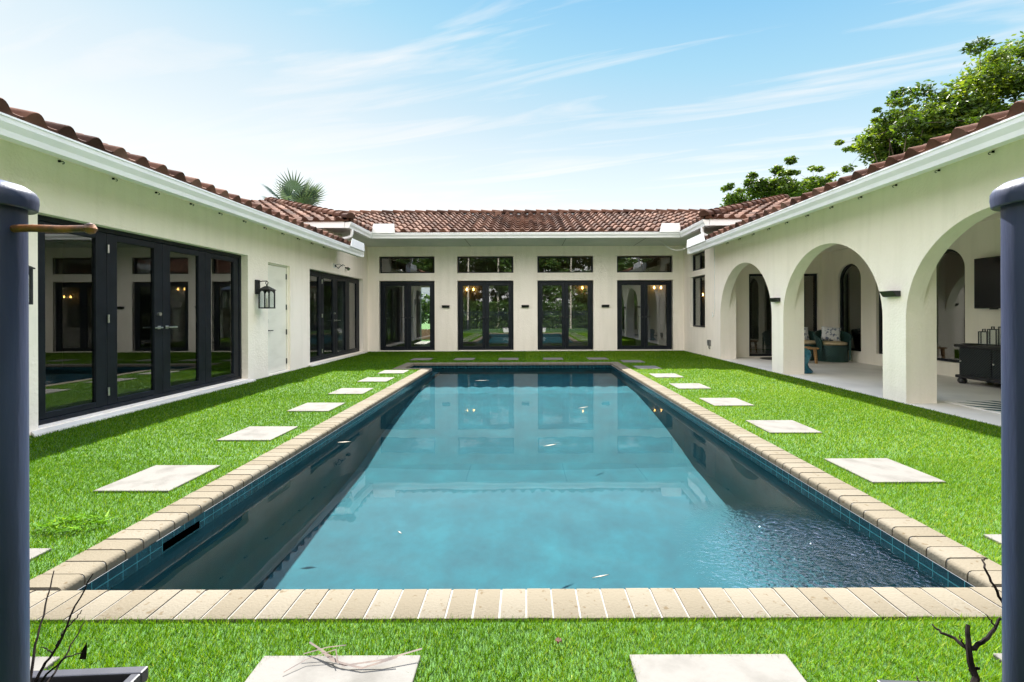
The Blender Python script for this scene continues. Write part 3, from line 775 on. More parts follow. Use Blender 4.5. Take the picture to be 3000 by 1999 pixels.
# patio windows and doors
def plain_glazed(mk, u0, u1, z0, z1, t, out, name):
    mb = MB(); frame_rect(mb, mk, u0 + 0.005, u1 - 0.005, z0, z1 - 0.005, 0.05, t, t - out * 0.07)
    w = mb.build(name, M['frame'], house, bevel=0.003)
    g = MB(); slab(g, mk, u0 + 0.056, u1 - 0.056, z0 + 0.051, z1 - 0.056, t - out * 0.03, t - out * 0.04); g.build('pane', M['glass'], w)
plain_glazed(mkB, *DE1, PYE + 0.05, -1, 'patio_door')
plain_glazed(mkB, *DE2, PYE + 0.05, -1, 'patio_door')
plain_glazed(mkS, *WPR, PXB + 0.05, -1, 'patio_window')
def arch_pts(a0, a1, zsp, zap, z0, ins, n=22):
    cu = (a0 + a1) / 2; hw = (a1 - a0) / 2 - ins; rz = zap - zsp - ins
    p = [(cu + hw, z0 + ins)] + [(cu + hw * math.cos(PI * k / n), zsp + rz * math.sin(PI * k / n)) for k in range(n + 1)] + [(cu - hw, z0 + ins)]
    return p
for a in AW:
    o1 = arch_pts(*a, 0.24, 0.004); i1 = arch_pts(*a, 0.24, 0.045)
    mb = MB(); n = len(o1)
    x0, x1 = PXB + 0.05, PXB + 0.11
    vs = [(x, u, z) for x in (x0, x1) for (u, z) in o1] + [(x, u, z) for x in (x0, x1) for (u, z) in i1]
    fs = []
    for k in range(n):
        k2 = (k + 1) % n
        fs += [[k, k2, 2 * n + k2, 2 * n + k], [n + k, n + k2, 3 * n + k2, 3 * n + k], [2 * n + k, 2 * n + k2, 3 * n + k2, 3 * n + k], [k, k2, n + k2, n + k]]
    mb.add(vs, fs)
    w = mb.build('arched_window', M['frame'], house)
    g = MB(); m = len(i1)
    g.add([(PXB + 0.08, u, z) for u, z in i1] + [(PXB + 0.088, u, z) for u, z in i1], [list(range(m)), list(range(m, 2 * m))] + [[k, (k + 1) % m, m + (k + 1) % m, m + k] for k in range(m)])
    g.build('pane', M['glass'], w)

# ------------------------------------------------------------------ roofs
UP = 0.25; EXPO = 0.37; AMP = 0.035
def tile_roof(name, origin, ud, vd, ulen, vlen, clips, parent=house, base=True):
    """S-tile field: origin at the eave, ud along the eave, vd horizontal direction up the slope.
    clips: (point, normal) keep the side the normal points away from."""
    ud = Vector(ud); vd = Vector(vd); sl = math.sqrt(1 + SLOPE * SLOPE)
    vs3 = (vd + Vector((0, 0, SLOPE))) / sl
    nn = ud.cross(vs3).normalized()
    if nn.z < 0: nn = -nn
    O = Vector(origin)
    bm = bmesh.new(); lay = bm.faces.layers.float.new('rnd')
    sub = 12
    ntile = int(math.ceil(ulen / UP)); nrow = int(math.ceil(vlen * sl / EXPO))
    def prof(k):
        p = (k % sub) / sub
        return AMP * (2 * math.sin(PI * p / 0.62) ** 0.85 - 1) if p < 0.62 else -AMP - 0.006 * math.sin(PI * (p - 0.62) / 0.38)
    for j in range(nrow):
        v0 = j * EXPO - (0.03 if j == 0 else 0); v1 = (j + 1) * EXPO + 0.05
        rows = []
        tj = [random.uniform(-0.012, 0.012) for _ in range(ntile + 1)]
        rr = [random.random() for _ in range(ntile + 1)]
        for k in range(ntile * sub + 1):
            ti = min(k // sub, ntile - 1)
            u = k * UP / sub; pz = prof(k)
            dv = 0.0
            low = 0.0 if j == 0 else pz + 0.012
            rows.append((bm.verts.new(O + ud * u + vs3 * v0 + nn * low),
                         bm.verts.new(O + ud * u + vs3 * v0 + nn * (pz + 0.048)),
                         bm.verts.new(O + ud * u + vs3 * v0 + nn * (pz + 0.064)),
                         bm.verts.new(O + ud * u + vs3 * (v0 + 0.008) + nn * (pz + 0.068)),
                         bm.verts.new(O + ud * u + vs3 * v1 + nn * (pz + 0.008))))
        for k in range(ntile * sub):
            a, b = rows[k], rows[k + 1]; r = rr[k // sub]
            for q in ((a[0], b[0], b[1], a[1]), (a[1], b[1], b[2], a[2]), (a[2], b[2], b[3], a[3]), (a[3], b[3], b[4], a[4])):
                f = bm.faces.new(q); f[lay] = r; f.smooth = True
    for p, nrm in clips:
        g = bm.verts[:] + bm.edges[:] + bm.faces[:]
        bmesh.ops.bisect_plane(bm, geom=g, plane_co=p, plane_no=nrm, clear_outer=True)
    bmesh.ops.recalc_face_normals(bm, faces=bm.faces)
    me = bpy.data.meshes.new(name); bm.to_mesh(me); bm.free()
    me.materials.append(M['tile'])
    try: me.set_sharp_from_angle(angle=math.radians(38))
    except Exception: pass
    o = bpy.data.objects.new(name, me); COL.objects.link(o); o.parent = parent
    return o

ZT = ZU + 0.15          # tile plane at the taller eaves
s2 = math.sqrt(0.5)
YR = 14.9; ZR = ZT + SLOPE * (YR - YE)
roof_back = tile_roof('roof', (EL - 4, YE, ZT), (1, 0, 0), (0, 1, 0), ER - EL + 8, YR - YE, [
    ((EL, YE, 0), (-s2, -s2, 0)), ((ER, YE, 0), (s2, -s2, 0))])
# left block: hip front and courtyard side
roof_lf = tile_roof('roof', (EL - 8.05, YFL, ZT), (1, 0, 0), (0, 1, 0), 8.05, 4.0, [((EL, YFL, 0), (s2, s2, 0)), ((EL, YFL, 0), (1, 0, 0))])
roof_ls = tile_roof('roof', (EL, YFL, ZT), (0, 1, 0), (-1, 0, 0), 6.0, 4.0, [((EL, YFL, 0), (-s2, -s2, 0)), ((EL, YE, 0), (s2, s2, 0))])
roof_rf = tile_roof('roof', (ER, YFR, ZT), (1, 0, 0), (0, 1, 0), 8.05, 4.0, [((ER, YFR, 0), (-s2, s2, 0)), ((ER, YFR, 0), (-1, 0, 0))])
roof_rs = tile_roof('roof', (ER, YFR, ZT), (0, 1, 0), (1, 0, 0), 6.0, 4.0, [((ER, YFR, 0), (s2, -s2, 0)), ((ER, YE, 0), (-s2, s2, 0))])
# lower wings
ZLE, ZRE = 2.605, 2.665
LEND, REND = 10.82, 10.85
roof_ll = tile_roof('roof', (EL, -3.0, ZLE), (0, 1, 0), (-1, 0, 0), LEND + 3.0, 4.0, [((EL, LEND, 0), (0, 1, 0))])
roof_rl = tile_roof('roof', (ER, -3.0, ZRE), (0, 1, 0), (1, 0, 0), REND + 3.0, 4.0, [((ER, REND, 0), (0, 1, 0))])
# decks under the tiles keep the sky out, rear slopes close the volumes
mb = MB()
def deck(p, q, r, s):
    mb.add([Vector(p) - Vector((0, 0, .075)), Vector(q) - Vector((0, 0, .075)), Vector(r) - Vector((0, 0, .075)), Vector(s) - Vector((0, 0, .075))], [[0, 1, 2, 3]], 0.4)
k = SLOPE
deck((EL, YE, ZT), (ER, YE, ZT), (ER + 3.4, YR, ZR), (EL - 3.4, YR, ZR))
deck((EL - 3.4, YR, ZR), (ER + 3.4, YR, ZR), (ER + 3.4, YR + 3.4, ZT), (EL - 3.4, YR + 3.4, ZT))
deck((EL, YFL, ZT), (EL, YE, ZT), (EL - 4, YE + 4, ZT + 4 * k), (EL - 4, YFL + 4, ZT + 4 * k))
deck((EL - 8, YFL, ZT), (EL, YFL, ZT), (EL - 4, YFL + 4, ZT + 4 * k), (EL - 4.01, YFL + 4, ZT + 4 * k))
deck((EL - 8, YFL, ZT), (EL - 4, YFL + 4, ZT + 4 * k), (EL - 4, YFL + 8, ZT + 4 * k), (EL - 8, YFL + 8, ZT))
deck((ER, YFR, ZT), (ER, YE, ZT), (ER + 4, YE + 4, ZT + 4 * k), (ER + 4, YFR + 4, ZT + 4 * k))
deck((ER + 8, YFR, ZT), (ER, YFR, ZT), (ER + 4, YFR + 4, ZT + 4 * k), (ER + 4.01, YFR + 4, ZT + 4 * k))
deck((ER + 8, YFR, ZT), (ER + 4, YFR + 4, ZT + 4 * k), (ER + 4, YFR + 8, ZT + 4 * k), (ER + 8, YFR + 8, ZT))
deck((EL, -3, ZLE), (EL, LEND, ZLE), (EL - 4, LEND, ZLE + 4 * k), (EL - 4, -3, ZLE + 4 * k))
deck((EL - 4, -3, ZLE + 4 * k), (EL - 4, LEND, ZLE + 4 * k), (EL - 8, LEND, ZLE), (EL - 8, -3, ZLE))
deck((ER, -3, ZRE), (ER, REND, ZRE), (ER + 4, REND, ZRE + 4 * k), (ER + 4, -3, ZRE + 4 * k))
deck((ER + 4, -3, ZRE + 4 * k), (ER + 4, REND, ZRE + 4 * k), (ER + 8, REND, ZRE), (ER + 8, -3, ZRE))
mb.build('roof_deck', M['tile'], house, attr=True, fix=False)

def caps(p0, p1, rad=0.105, step=0.36, lift=0.03):
    """overlapping barrel tiles along a ridge or hip, laid from p0 upwards"""
    p0, p1 = Vector(p0), Vector(p1); d = (p1 - p0); ln = d.length; d.normalize()
    side = d.cross(Vector((0, 0, 1))).normalized(); up = side.cross(d).normalized()
    mb = MB(); n = int(ln / step)
    for i in range(n + 1):
        a = p0 + d * (i * step); b = a + d * (step + 0.06)
        jit = random.uniform(-0.006, 0.006); ra, rb = rad * 1.08, rad * 0.9
        vs = []; m = 10
        for (c, r_, l_) in ((a, ra, lift + 0.03), (b, rb, lift)):
            for q in range(m + 1):
                th = -0.25 + (PI + 0.5) * q / m
                vs.append(c + side * (r_ * math.cos(th) + jit) + up * (l_ + r_ * math.sin(th) * 0.85))
        fs = [[q, q + 1, m + 2 + q, m + 1 + q] for q in range(m)]
        fs.append(list(range(m + 1)))
        mb.add(vs, fs, random.random())
    o = mb.build('ridge_cap', M['tile'], house, attr=True, smooth=True, fix=True)
    return o
caps((EL - 3.3, YR, ZR), (ER + 3.3, YR, ZR))
caps((EL + 0.03, YFL - 0.03, ZT + 0.02), (EL - 4, YFL + 4, ZT + 4 * k + 0.02))
caps((ER - 0.03, YFR - 0.03, ZT + 0.02), (ER + 4, YFR + 4, ZT + 4 * k + 0.02))
caps((EL - 4, YFL + 4, ZT + 4 * k), (EL - 4, YFL + 8, ZT + 4 * k))
caps((ER + 4, YFR + 4, ZT + 4 * k), (ER + 4, YFR + 8, ZT + 4 * k))
# two vent tiles near the back ridge
for xx in (-0.86, 4.45):
    mb = MB(); z = ZR - 0.10
    mb.hexa([(xx - .11, YR - 0.42, z - 0.12), (xx + .11, YR - 0.42, z - 0.12), (xx + .11, YR - 0.1, z), (xx - .11, YR - 0.1, z),
             (xx - .10, YR - 0.42, z + 0.10), (xx + .10, YR - 0.42, z + 0.10), (xx + .09, YR - 0.1, z + 0.14), (xx - .09, YR - 0.1, z + 0.14)], 0.9)
    mb.build('roof_vent', M['tile'], house, attr=True, bevel=0.01)

# gutters: ogee trough profile swept along the eaves
def gutter_prof(e, s, z0, z1):
    """e eave line coordinate, s outward sign, bottom z0, top z1"""
    h = z1 - z0
    return [(e - s * 0.10, z0), (e - s * 0.01, z0), (e + s * 0.0, z0 + h * 0.30), (e + s * 0.03, z0 + h * 0.62), (e + s * 0.035, z1 - 0.018),
            (e + s * 0.042, z1 - 0.016), (e + s * 0.042, z1), (e + s * 0.025, z1), (e - s * 0.10, z1 - 0.01)]
g = MB()
g.extrude(gutter_prof(YE, -1, ZU - 0.002, ZT - 0.018), 'x', EL + 0.004, ER - 0.004); g.build('gutter', M['white'], house)
g = MB(); g.extrude(gutter_prof(EL, 1, ZU - 0.002, ZT - 0.016), 'y', YFL, YE + 0.02); g.build('gutter', M['white'], house)
g = MB(); g.extrude(gutter_prof(ER, -1, ZU - 0.002, ZT - 0.016), 'y', YFR, YE + 0.02); g.build('gutter', M['white'], house)
g = MB(); g.extrude(gutter_prof(EL, 1, 2.445, ZLE - 0.012), 'y', -3.0, LEND); g.build('gutter', M['white'], house)
g = MB(); g.extrude(gutter_prof(ER, -1, 2.50, ZRE - 0.012), 'y', -3.0, REND); g.build('gutter', M['white'], house)
# front fascias of the taller blocks (no gutter)
mb = MB(); mb.box(EL - 8, EL - 0.11, YFL, YFL + 0.03, ZU, ZT + 0.0); mb.build('fascia', M['white'], house)
mb = MB(); mb.box(ER + 0.11, ER + 8, YFR, YFR + 0.03, ZU, ZT + 0.0); mb.build('fascia', M['white'], house)
# soffits
mb = MB(); mb.box(EL - 0.6, ER + 0.6, YE + 0.09, YB + 0.02, ZU + 0.004, ZU + 0.02)
so = mb.build('soffit', M['soffit'], house)
mb = MB(); mb.box(EL - 8, EL - 0.09, YFL + 0.03, YE + 0.088, ZU + 0.006, ZU + 0.02); mb.build('soffit', M['soffit'], house)
mb = MB(); mb.box(ER + 0.09, ER + 8, YFR + 0.03, YE + 0.088, ZU + 0.006, ZU + 0.02); mb.build('soffit', M['soffit'], house)
for (e, w, z0, z1, y1) in ((EL, XL, 2.455, 2.60, LEND), (ER, XR, 2.51, 2.66, REND)):
    s = 1 if e < 0 else -1
    mb = MB(); mb.hexa([(w, -3, z1), (e - s * 0.1, -3, z0), (e - s * 0.1, y1, z0), (w, y1, z1), (w, -3, z1 + .03), (e - s * 0.1, -3, z0 + .03), (e - s * 0.1, y1, z0 + .03), (w, y1, z1 + .03)])
    mb.build('soffit', M['wall'], house)
    # closing board at the far end of the low eave
# joints in the back soffit
mb = MB()
for x in (-1.55, 1.05, 3.1):
    mb.box(x - 0.006, x + 0.006, YE + 0.12, YB - 0.002, ZU, ZU + 0.0035)
mb.build('soffit_joint', M['black'], house)
# walls above the low roofs, under the taller eaves
mb = MB(); mb.box(-12.0, XL - 0.06, 10.66, 10.8, 2.4, ZU + 0.003); mb.build('wall', M['wall'], house)
mb = MB(); mb.box(XR + 0.06, 12.0, 10.66, 10.8, 2.56, ZU + 0.003); mb.build('wall', M['wall'], house)
# splash guards: sheet metal standing on the gutters in the valleys and at the low ends
def guard(a, b, z0, h, th=0.012, slant=0.06):
    a, b = Vector((a[0], a[1], z0)), Vector((b[0], b[1], z0)); d = (b - a).normalized(); nn = Vector((-d.y, d.x, 0)) * th
    mb = MB()
    t0, t1 = a + d * slant + Vector((0, 0, h)), b - d * slant * 0.3 + Vector((0, 0, h))
    mb.hexa([a, b, b + nn, a + nn, t0, t1, t1 + nn, t0 + nn])
    mb.build('splash_guard', M['white'], house, bevel=0.002)
guard((EL + 0.02, YE - 0.066), (EL + 0.62, YE - 0.066), ZT - 0.03, 0.235)
guard((ER - 0.55, YE - 0.066), (ER - 0.02, YE - 0.066), ZT - 0.03, 0.225)
guard((EL + 0.068, 9.95), (EL + 0.068, LEND), ZLE - 0.03, 0.19, slant=0.10)
guard((ER - 0.056, 9.75), (ER - 0.056, REND), ZRE - 0.03, 0.19, slant=0.10)
# gutter end caps
for (e, s, z0, z1, y) in ((EL, 1, 2.445, ZLE + 0.10, LEND), (ER, -1, 2.50, ZRE + 0.10, REND)):
    mb = MB(); mb.box(min(e - s * .1, e + s * .045), max(e - s * .1, e + s * .045), y, y + 0.012, z0, z1); mb.build('gutter_end', M['white'], house)
# downspout elbows from the high gutters on to the low roofs
for (e, s, y, zl) in ((EL, 1, YFL + 0.22, ZLE), (ER, -1, YFR + 0.22, ZRE)):
    mb = MB(); mb.tube([(e - s * 0.03, y, ZU), (e - s * 0.03, y, ZU - 0.09), (e - s * 0.05, y, ZU - 0.15), (e - s * 0.12, y - 0.02, ZU - 0.19), (e - s * 0.22, y - 0.03, ZU - 0.21)], 0.036, 12)
    mb.build('downspout', M['white'], house, smooth=True)
# hooks for string lights along both low eaves
for i in range(13):
    y = 3.8 + i * 0.57
    for (xw, s, z) in ((XL, 1, 2.575), (XR, -1, 2.635)):
        if y > 10.4: continue
        mb = MB(); x = xw + s * 0.02
        mb.tube([(xw, y, z), (x + s * 0.012, y, z), (x + s * 0.024, y, z - 0.010), (x + s * 0.02, y, z - 0.022), (x + s * 0.006, y, z - 0.022)], 0.004, 6)
        mb.box(min(xw, x), max(xw, x), y - 0.018, y - 0.006, z - 0.01, z + 0.01)
        mb.build('eave_hook', M['twig'], house)

# cables and small fittings
mb = MB()
pts = []
for i in range(15):
    t = i / 14
    pts.append((3.62 + 0.68 * t, 12.1 - 1.0 * t, 2.99 - 0.30 * math.sin(PI * t) + 0.0 * t))
mb.tube(pts, 0.008, 6)
tag(mb.build('loose_cable', M['cable'], smooth=True), 'white cable sagging under the soffit at the right corner', 'cable')
mb = MB()
mb.tube([(XR - 0.006, 10.78, 2.66), (XR - 0.006, 10.78, 1.15), (XR - 0.02, 10.80, 1.02), (XR - 0.03, 10.86, 0.98), (XR - 0.015, 10.9, 1.1)], 0.007, 6)
tag(mb.build('wall_cable', M['cable'], smooth=True), 'thin white cable running down the wall beside the first arch', 'cable')
mb = MB(); mb.box(XR - 0.05, XR, 11.02, 11.13, 0.28, 0.42); mb.box(XR - 0.065, XR - 0.05, 11.04, 11.11, 0.33, 0.405)
mb.tube([(XR - 0.03, 11.075, 0.28), (XR - 0.03, 11.075, 0.22), (XR, 11.075, 0.2)], 0.012, 8)
tag(mb.build('outlet_box', pbr('grey_outlet', (0.12, 0.12, 0.12), (0.2, 0.2, 0.2), rough=0.5), bevel=0.004), 'grey weatherproof outlet box low on the wall beside the first arch', 'outlet')
sc_ = thing('security_camera', 'small white security camera with wires under the left eave end', 'camera', (XL, 10.62, 2.22))
mb = MB(); mb.box(0, 0.035, -0.05, 0.05, -0.05, 0.05); mb.build('back_plate', M['white'], sc_, bevel=0.003)
mb = MB(); mb.box(0.035, 0.05, -0.03, 0.01, -0.03, 0.02); mb.build('lens', M['black'], sc_)
mb = MB(); mb.tube([(0.03, 0.05, 0.0), (0.04, 0.16, -0.05), (0.04, 0.30, 0.02), (0.03, 0.45, 0.07), (0.02, 0.6, 0.06)], 0.006, 6); mb.tube([(0.03, 0.05, 0.02), (0.05, 0.2, 0.06), (0.04, 0.42, 0.03)], 0.005, 6); mb.build('wire', M['twig'], sc_)
fl = thing('flood_lamp', 'tiny dark floodlight under the left eave end, right of the camera', 'lamp', (XL, 11.30, 2.24))
mb = MB(); mb.tube([(0, 0, 0), (0.05, 0, -0.01)], 0.02, 10); mb.tube([(0.05, 0, -0.01), (0.10, -0.03, -0.04)], [0.03, 0.04], 12); mb.build('lamp_head', M['black'], fl, smooth=True)
mb = MB(); mb.tube([(0.10, -0.03, -0.04), (0.104, -0.033, -0.043)], 0.034, 12); mb.build('lens', M['steel'], fl)

# ------------------------------------------------------------------ wall lights and lanterns
def wall_light(loc, rz, label, group=None):
    t = thing('wall_light', label, 'wall light', loc, rz, group)     # local: wall at y=0, light sticks out to -y
    mb = MB()
    mb.hexa([(-0.105, -0.055, -0.035), (0.105, -0.055, -0.035), (0.105, 0, -0.035), (-0.105, 0, -0.035),
             (-0.105, -0.105, 0.035), (0.105, -0.105, 0.035), (0.105, 0, 0.035), (-0.105, 0, 0.035)])
    mb.build('housing', M['black'], t, bevel=0.004)
    mb = MB(); mb.box(-0.09, 0.09, -0.045, -0.01, -0.039, -0.0355); mb.build('diffuser', pbr('light_diffuser', (0.5, 0.5, 0.5), rough=0.4), t)
    return t
wl = wall_light((-2.26, YB, 1.285), 0, 'black box light on the back wall between the first and second French doors', 'black wall lights round the courtyard')
dup(wl, (0.0, YB, 1.285), 0, 'black box light in the middle of the back wall between the two centre French doors')
dup(wl, (2.28, YB, 1.285), 0, 'black box light on the back wall between the third and fourth French doors')
dup(wl, (XR, 8.115, 1.315), -PI / 2, 'black box light on the pier between the first and second arches')
dup(wl, (XR, 5.55, 1.315), -PI / 2, 'black box light on the pier between the second and third arches')

def lantern(loc, label, group):
    t = thing('wall_lantern', label, 'lantern', loc, 0, group)        # wall at x=0, lantern out to +x
    mb = MB(); mb.box(0, 0.025, -0.06, 0.06, -0.02, 0.22); mb.build('back_plate', M['black'], t, bevel=0.004)
    cx, hw = 0.17, 0.082
    mb = MB(); mb.tube([(0.025, 0, 0.185), (0.10, 0, 0.20), (cx, 0, 0.20)], 0.008, 8)
    mb.tube([(cx, 0, 0.205), (cx - 0.022, 0, 0.17), (cx, 0, 0.13)], 0.006, 6); mb.tube([(cx, 0, 0.205), (cx + 0.022, 0, 0.17), (cx, 0, 0.13)], 0.006, 6)
    mb.build('arm', M['black'], t, smooth=True)
    mb = MB(); h = 0.10
    mb.hexa([(cx - h, -h, 0.045), (cx + h, -h, 0.045), (cx + h, h, 0.045), (cx - h, h, 0.045), (cx - h, -h, 0.055), (cx + h, -h, 0.055), (cx + h, h, 0.055), (cx - h, h, 0.055)])
    mb.hexa([(cx - h, -h, 0.055), (cx + h, -h, 0.055), (cx + h, h, 0.055), (cx - h, h, 0.055), (cx - .02, -.02, 0.115), (cx + .02, -.02, 0.115), (cx + .02, .02, 0.115), (cx - .02, .02, 0.115)])
    mb.tube([(cx, 0, 0.11), (cx, 0, 0.135)], 0.012, 8)
    mb.build('lantern_cap', M['black'], t)
    # cage with arched lights in each side
    mb = MB(); zb, zt = -0.24, 0.045; w = 0.0085
    for sx in (-1, 1):
        for sy in (-1, 1):
            x, y = cx + sx * hw, sy * hw
            mb.box(x - w, x + w, y - w, y + w, zb, zt)
    mb.box(cx - hw - w, cx + hw + w, -hw - w, hw + w, zb - 0.02, zb)
    n = 10
    for ax in range(4):
        def pt(u, z, d):
            q = [(cx + u, -hw + d), (cx + u, hw - d), (cx - hw + d, u), (cx + hw - d, u)][ax]
            return (q[0], q[1], z)
        r = hw - w
        for kk in range(n):
            u0_, u1_ = -r + 2 * r * kk / n, -r + 2 * r * (kk + 1) / n
            za = zt - 0.060 + 0.052 * math.sqrt(max(0, 1 - (u0_ / r) ** 2)); zb_ = zt - 0.060 + 0.052 * math.sqrt(max(0, 1 - (u1_ / r) ** 2))
            mb.hexa([pt(u0_, za, -.006), pt(u1_, zb_, -.006), pt(u1_, zb_, .006), pt(u0_, za, .006), pt(u0_, zt, -.006), pt(u1_, zt, -.006), pt(u1_, zt, .006), pt(u0_, zt, .006)])
    mb.build('cage', M['black'], t)
    mb = MB()
    gw = hw - 0.002
    for (a, b, c, d) in ((-gw, gw, -gw, -gw + .003), (-gw, gw, gw - .003, gw), (-gw, -gw + .003, -gw, gw), (gw - .003, gw, -gw, gw)):
        mb.box(cx + a, cx + b, c, d, zb + 0.002, zt - 0.004)
    mb.build('glass_side', M['clear'], t)
    mb = MB(); mb.tube([(cx, 0, zb), (cx, 0, zb + 0.15)], 0.012, 10); mb.build('candle_tube', M['candle'], t, smooth=True)
    mb = MB(); mb.lathe([(0.004, 0), (0.014, 0.02), (0.015, 0.035), (0.004, 0.07)], 10, (cx, 0, zb + 0.15)); mb.build('bulb', M['clear'], t, smooth=True)
    return t
ln = lantern((XL, 7.57, 1.445), 'black arched wall lantern hanging between the large glass doors and the white door', 'black lanterns on the left wing')
dup(ln, (XL, 3.80, 1.445), 0, 'black arched wall lantern mostly hidden behind the left gate post')

# sconces glowing inside the gallery
def sconce(loc, label):
    t = thing('wall_sconce', label, 'sconce', loc, 0, 'lit sconces inside the house')
    mb = MB(); mb.lathe([(0.0, 0), (0.05, 0.0), (0.05, 0.02), (0.02, 0.03)], 14); 
    mb.v = [(x, -z, y) for x, y, z in mb.v]; mb.build('back_plate', M['black'], t, smooth=True)
    mb = MB()
    for s in (-1, 1): mb.tube([(0, -0.02, 0), (s * 0.05, -0.08, -0.05), (s * 0.11, -0.10, -0.03), (s * 0.11, -0.10, 0.03)], 0.010, 8)
    mb.build('arm', M['black'], t, smooth=True)
    for s in (-1, 1):
        mb = MB(); mb.lathe([(0.008, 0), (0.026, 0.02), (0.022, 0.045), (0.005, 0.09)], 12, (s * 0.11, -0.10, 0.03)); mb.build('bulb', M['bulb'], t, smooth=True)
    return t
s1 = sconce((-1.80, 14.9, 1.80), 'glowing two-light sconce seen through the second French door')
dup(s1, (1.98, 14.9, 1.84), 0, 'glowing sconce seen through the third French door')
dup(s1, (4.33, 14.9, 1.84), 0, 'glowing sconce seen through the rightmost French door')
dup(s1, (5.69, 14.88, 1.60), 0, 'glowing sconce seen through the tall window of the right wing')

# ------------------------------------------------------------------ patio furniture
# television
tv = thing('television', 'large black flat television mounted on the patio wall', 'television', (PXB, 6.42, 1.53))
mb = MB(); mb.box(-0.10, -0.05, -0.69, 0.69, -0.39, 0.39); mb.build('casing', M['black'], tv, bevel=0.006)
mb = MB(); mb.box(-0.104, -0.1005, -0.677, 0.677, -0.375, 0.380); mb.build('screen', M['screen'], tv)
mb = MB(); mb.box(-0.05, 0, -0.2, 0.2, -0.15, 0.15); mb.build('wall_bracket', M['black'], tv)
mb = MB(); mb.box(-0.095, -0.06, 0.36, 0.46, -0.405, -0.39); mb.build('sensor', M['black'], tv)
# console
cs = thing('console_cabinet', 'dark woven console cabinet with bun feet under the television', 'cabinet', (6.86, 6.18, 0.006))
mb = MB(); mb.box(-0.25, 0.25, -0.75, 0.72, 0.10, 0.55); mb.build('carcass', M['black'], cs, bevel=0.008)
mb = MB(); mb.box(-0.29, 0.28, -0.80, 0.77, 0.55, 0.59); mb.build('top', M['black'], cs, bevel=0.012)
mb = MB(); mb.box(-0.285, 0.27, -0.785, 0.755, 0.085, 0.13); mb.build('plinth', M['black'], cs, bevel=0.012)
for i in range(3):
    a = -0.73 + i * 0.483
    mb = MB(); mb.box(-0.262, -0.251, a, a + 0.468, 0.145, 0.535)
    dr = mb.build('woven_door', M['darkwicker'], cs, bevel=0.004)
    mb = MB(); mb.tube([(-0.275, a + 0.44, 0.34), (-0.262, a + 0.44, 0.34)], 0.012, 10); mb.build('knob', M['steel'], dr)
for sx in (-0.23, 0.2):
    for sy in (-0.72, 0.69):
        mb = MB(); mb.lathe([(0.035, 0), (0.055, 0.02), (0.06, 0.045), (0.05, 0.07), (0.035, 0.09)], 14, (sx, sy, 0)); mb.build('bun_foot', M['black'], cs, smooth=True)
mb = MB(); mb.lathe([(0.02, 0), (0.08, 0.004), (0.11, 0.012), (0.108, 0.016), (0.02, 0.01)], 18, (6.74, 6.84, 0.597)); tag(mb.build('serving_dish', M['black'], smooth=True), 'shallow dark dish lying on the end of the console', 'dish')
# hurricane lanterns on the console
def hurricane(loc, h, label):
    t = thing('hurricane_lantern', label, 'lantern', loc, 0.5, 'glass lanterns on the console')
    w = 0.046; b = 0.006
    mb = MB()
    for sx in (-1, 1):
        for sy in (-1, 1): mb.box(sx * w - b, sx * w + b, sy * w - b, sy * w + b, 0.012, h)
    for z in (h - 0.012, ):
        mb.box(-w - b, w + b, -w - b, -w + b, z, z + 0.012); mb.box(-w - b, w + b, w - b, w + b, z, z + 0.012)
        mb.box(-w - b, -w + b, -w + b, w - b, z, z + 0.012); mb.box(w - b, w + b, -w + b, w - b, z, z + 0.012)
    mb.build('frame', M['black'], t)
    mb = MB(); mb.box(-w - .01, w + .01, -w - .01, w + .01, 0, 0.012); mb.build('base', M['black'], t)
    mb = MB(); mb.box(-0.05, 0.05, -0.007, 0.007, h + 0.028, h + 0.038); mb.box(-0.05, -0.04, -0.007, 0.007, h, h + 0.028); mb.box(0.04, 0.05, -0.007, 0.007, h, h + 0.028); mb.box(-.058, .058, -.006, .006, h - .01, h); mb.build('handle', M['black'], t)
    mb = MB()
    for s in (-1, 1):
        mb.box(-w + b, w - b, s * w - .0015, s * w + .0015, 0.013, h - 0.013); mb.box(s * w - .0015, s * w + .0015, -w + b, w - b, 0.013, h - 0.013)
    mb.build('glass_side', M['clear'], t)
hurricane((6.86, 6.77, 0.597), 0.20, 'shortest black framed glass lantern on the console')
hurricane((6.85, 6.63, 0.597), 0.24, 'middle-height black framed glass lantern on the console')
hurricane((6.85, 6.47, 0.597), 0.28, 'tallest black framed glass lantern on the console, cut by the right post')
# rug with leaf print
rg = thing('patio_rug', 'white rug with dark teal palm leaf print on the patio floor', 'rug', (5.05, 3.4, 0.006))
mb = MB(); mb.box(0, 2.0, 0, 2.1, 0, 0.008); mb.build('rug_base', M['rug'], rg)
mb = MB()
def leaf_blade(p, ang, ln_, wd, curve):
    n = 8; L_ = []; R_ = []
    for i in range(n + 1):
        t = i / n; a = ang + curve * t
        x = p[0] + math.cos(a) * ln_ * t; y = p[1] + math.sin(a) * ln_ * t
        w_ = wd * math.sin(PI * min(1, t * 0.93 + 0.05)) ** 0.8
        L_.append((x - math.sin(a) * w_, y + math.cos(a) * w_)); R_.append((x + math.sin(a) * w_, y - math.cos(a) * w_))
    cl = lambda q: (min(max(q[0], 0.02), 1.98), min(max(q[1], 0.02), 2.08), 0.0095)
    for i in range(n): mb.quad(cl(L_[i]), cl(L_[i + 1]), cl(R_[i + 1]), cl(R_[i]))
for i in range(16):
    leaf_blade((0.95, 0.95), 0.55 + i * 0.165, 1.35 if i < 12 else 1.05, 0.075, 0.22)
for i in range(12):
    leaf_blade((0.75, 0.8), -3.2 + i * 0.19, 0.85, 0.055, -0.3)
mb.build('leaf_print', M['rugleaf'], rg, fix=False)
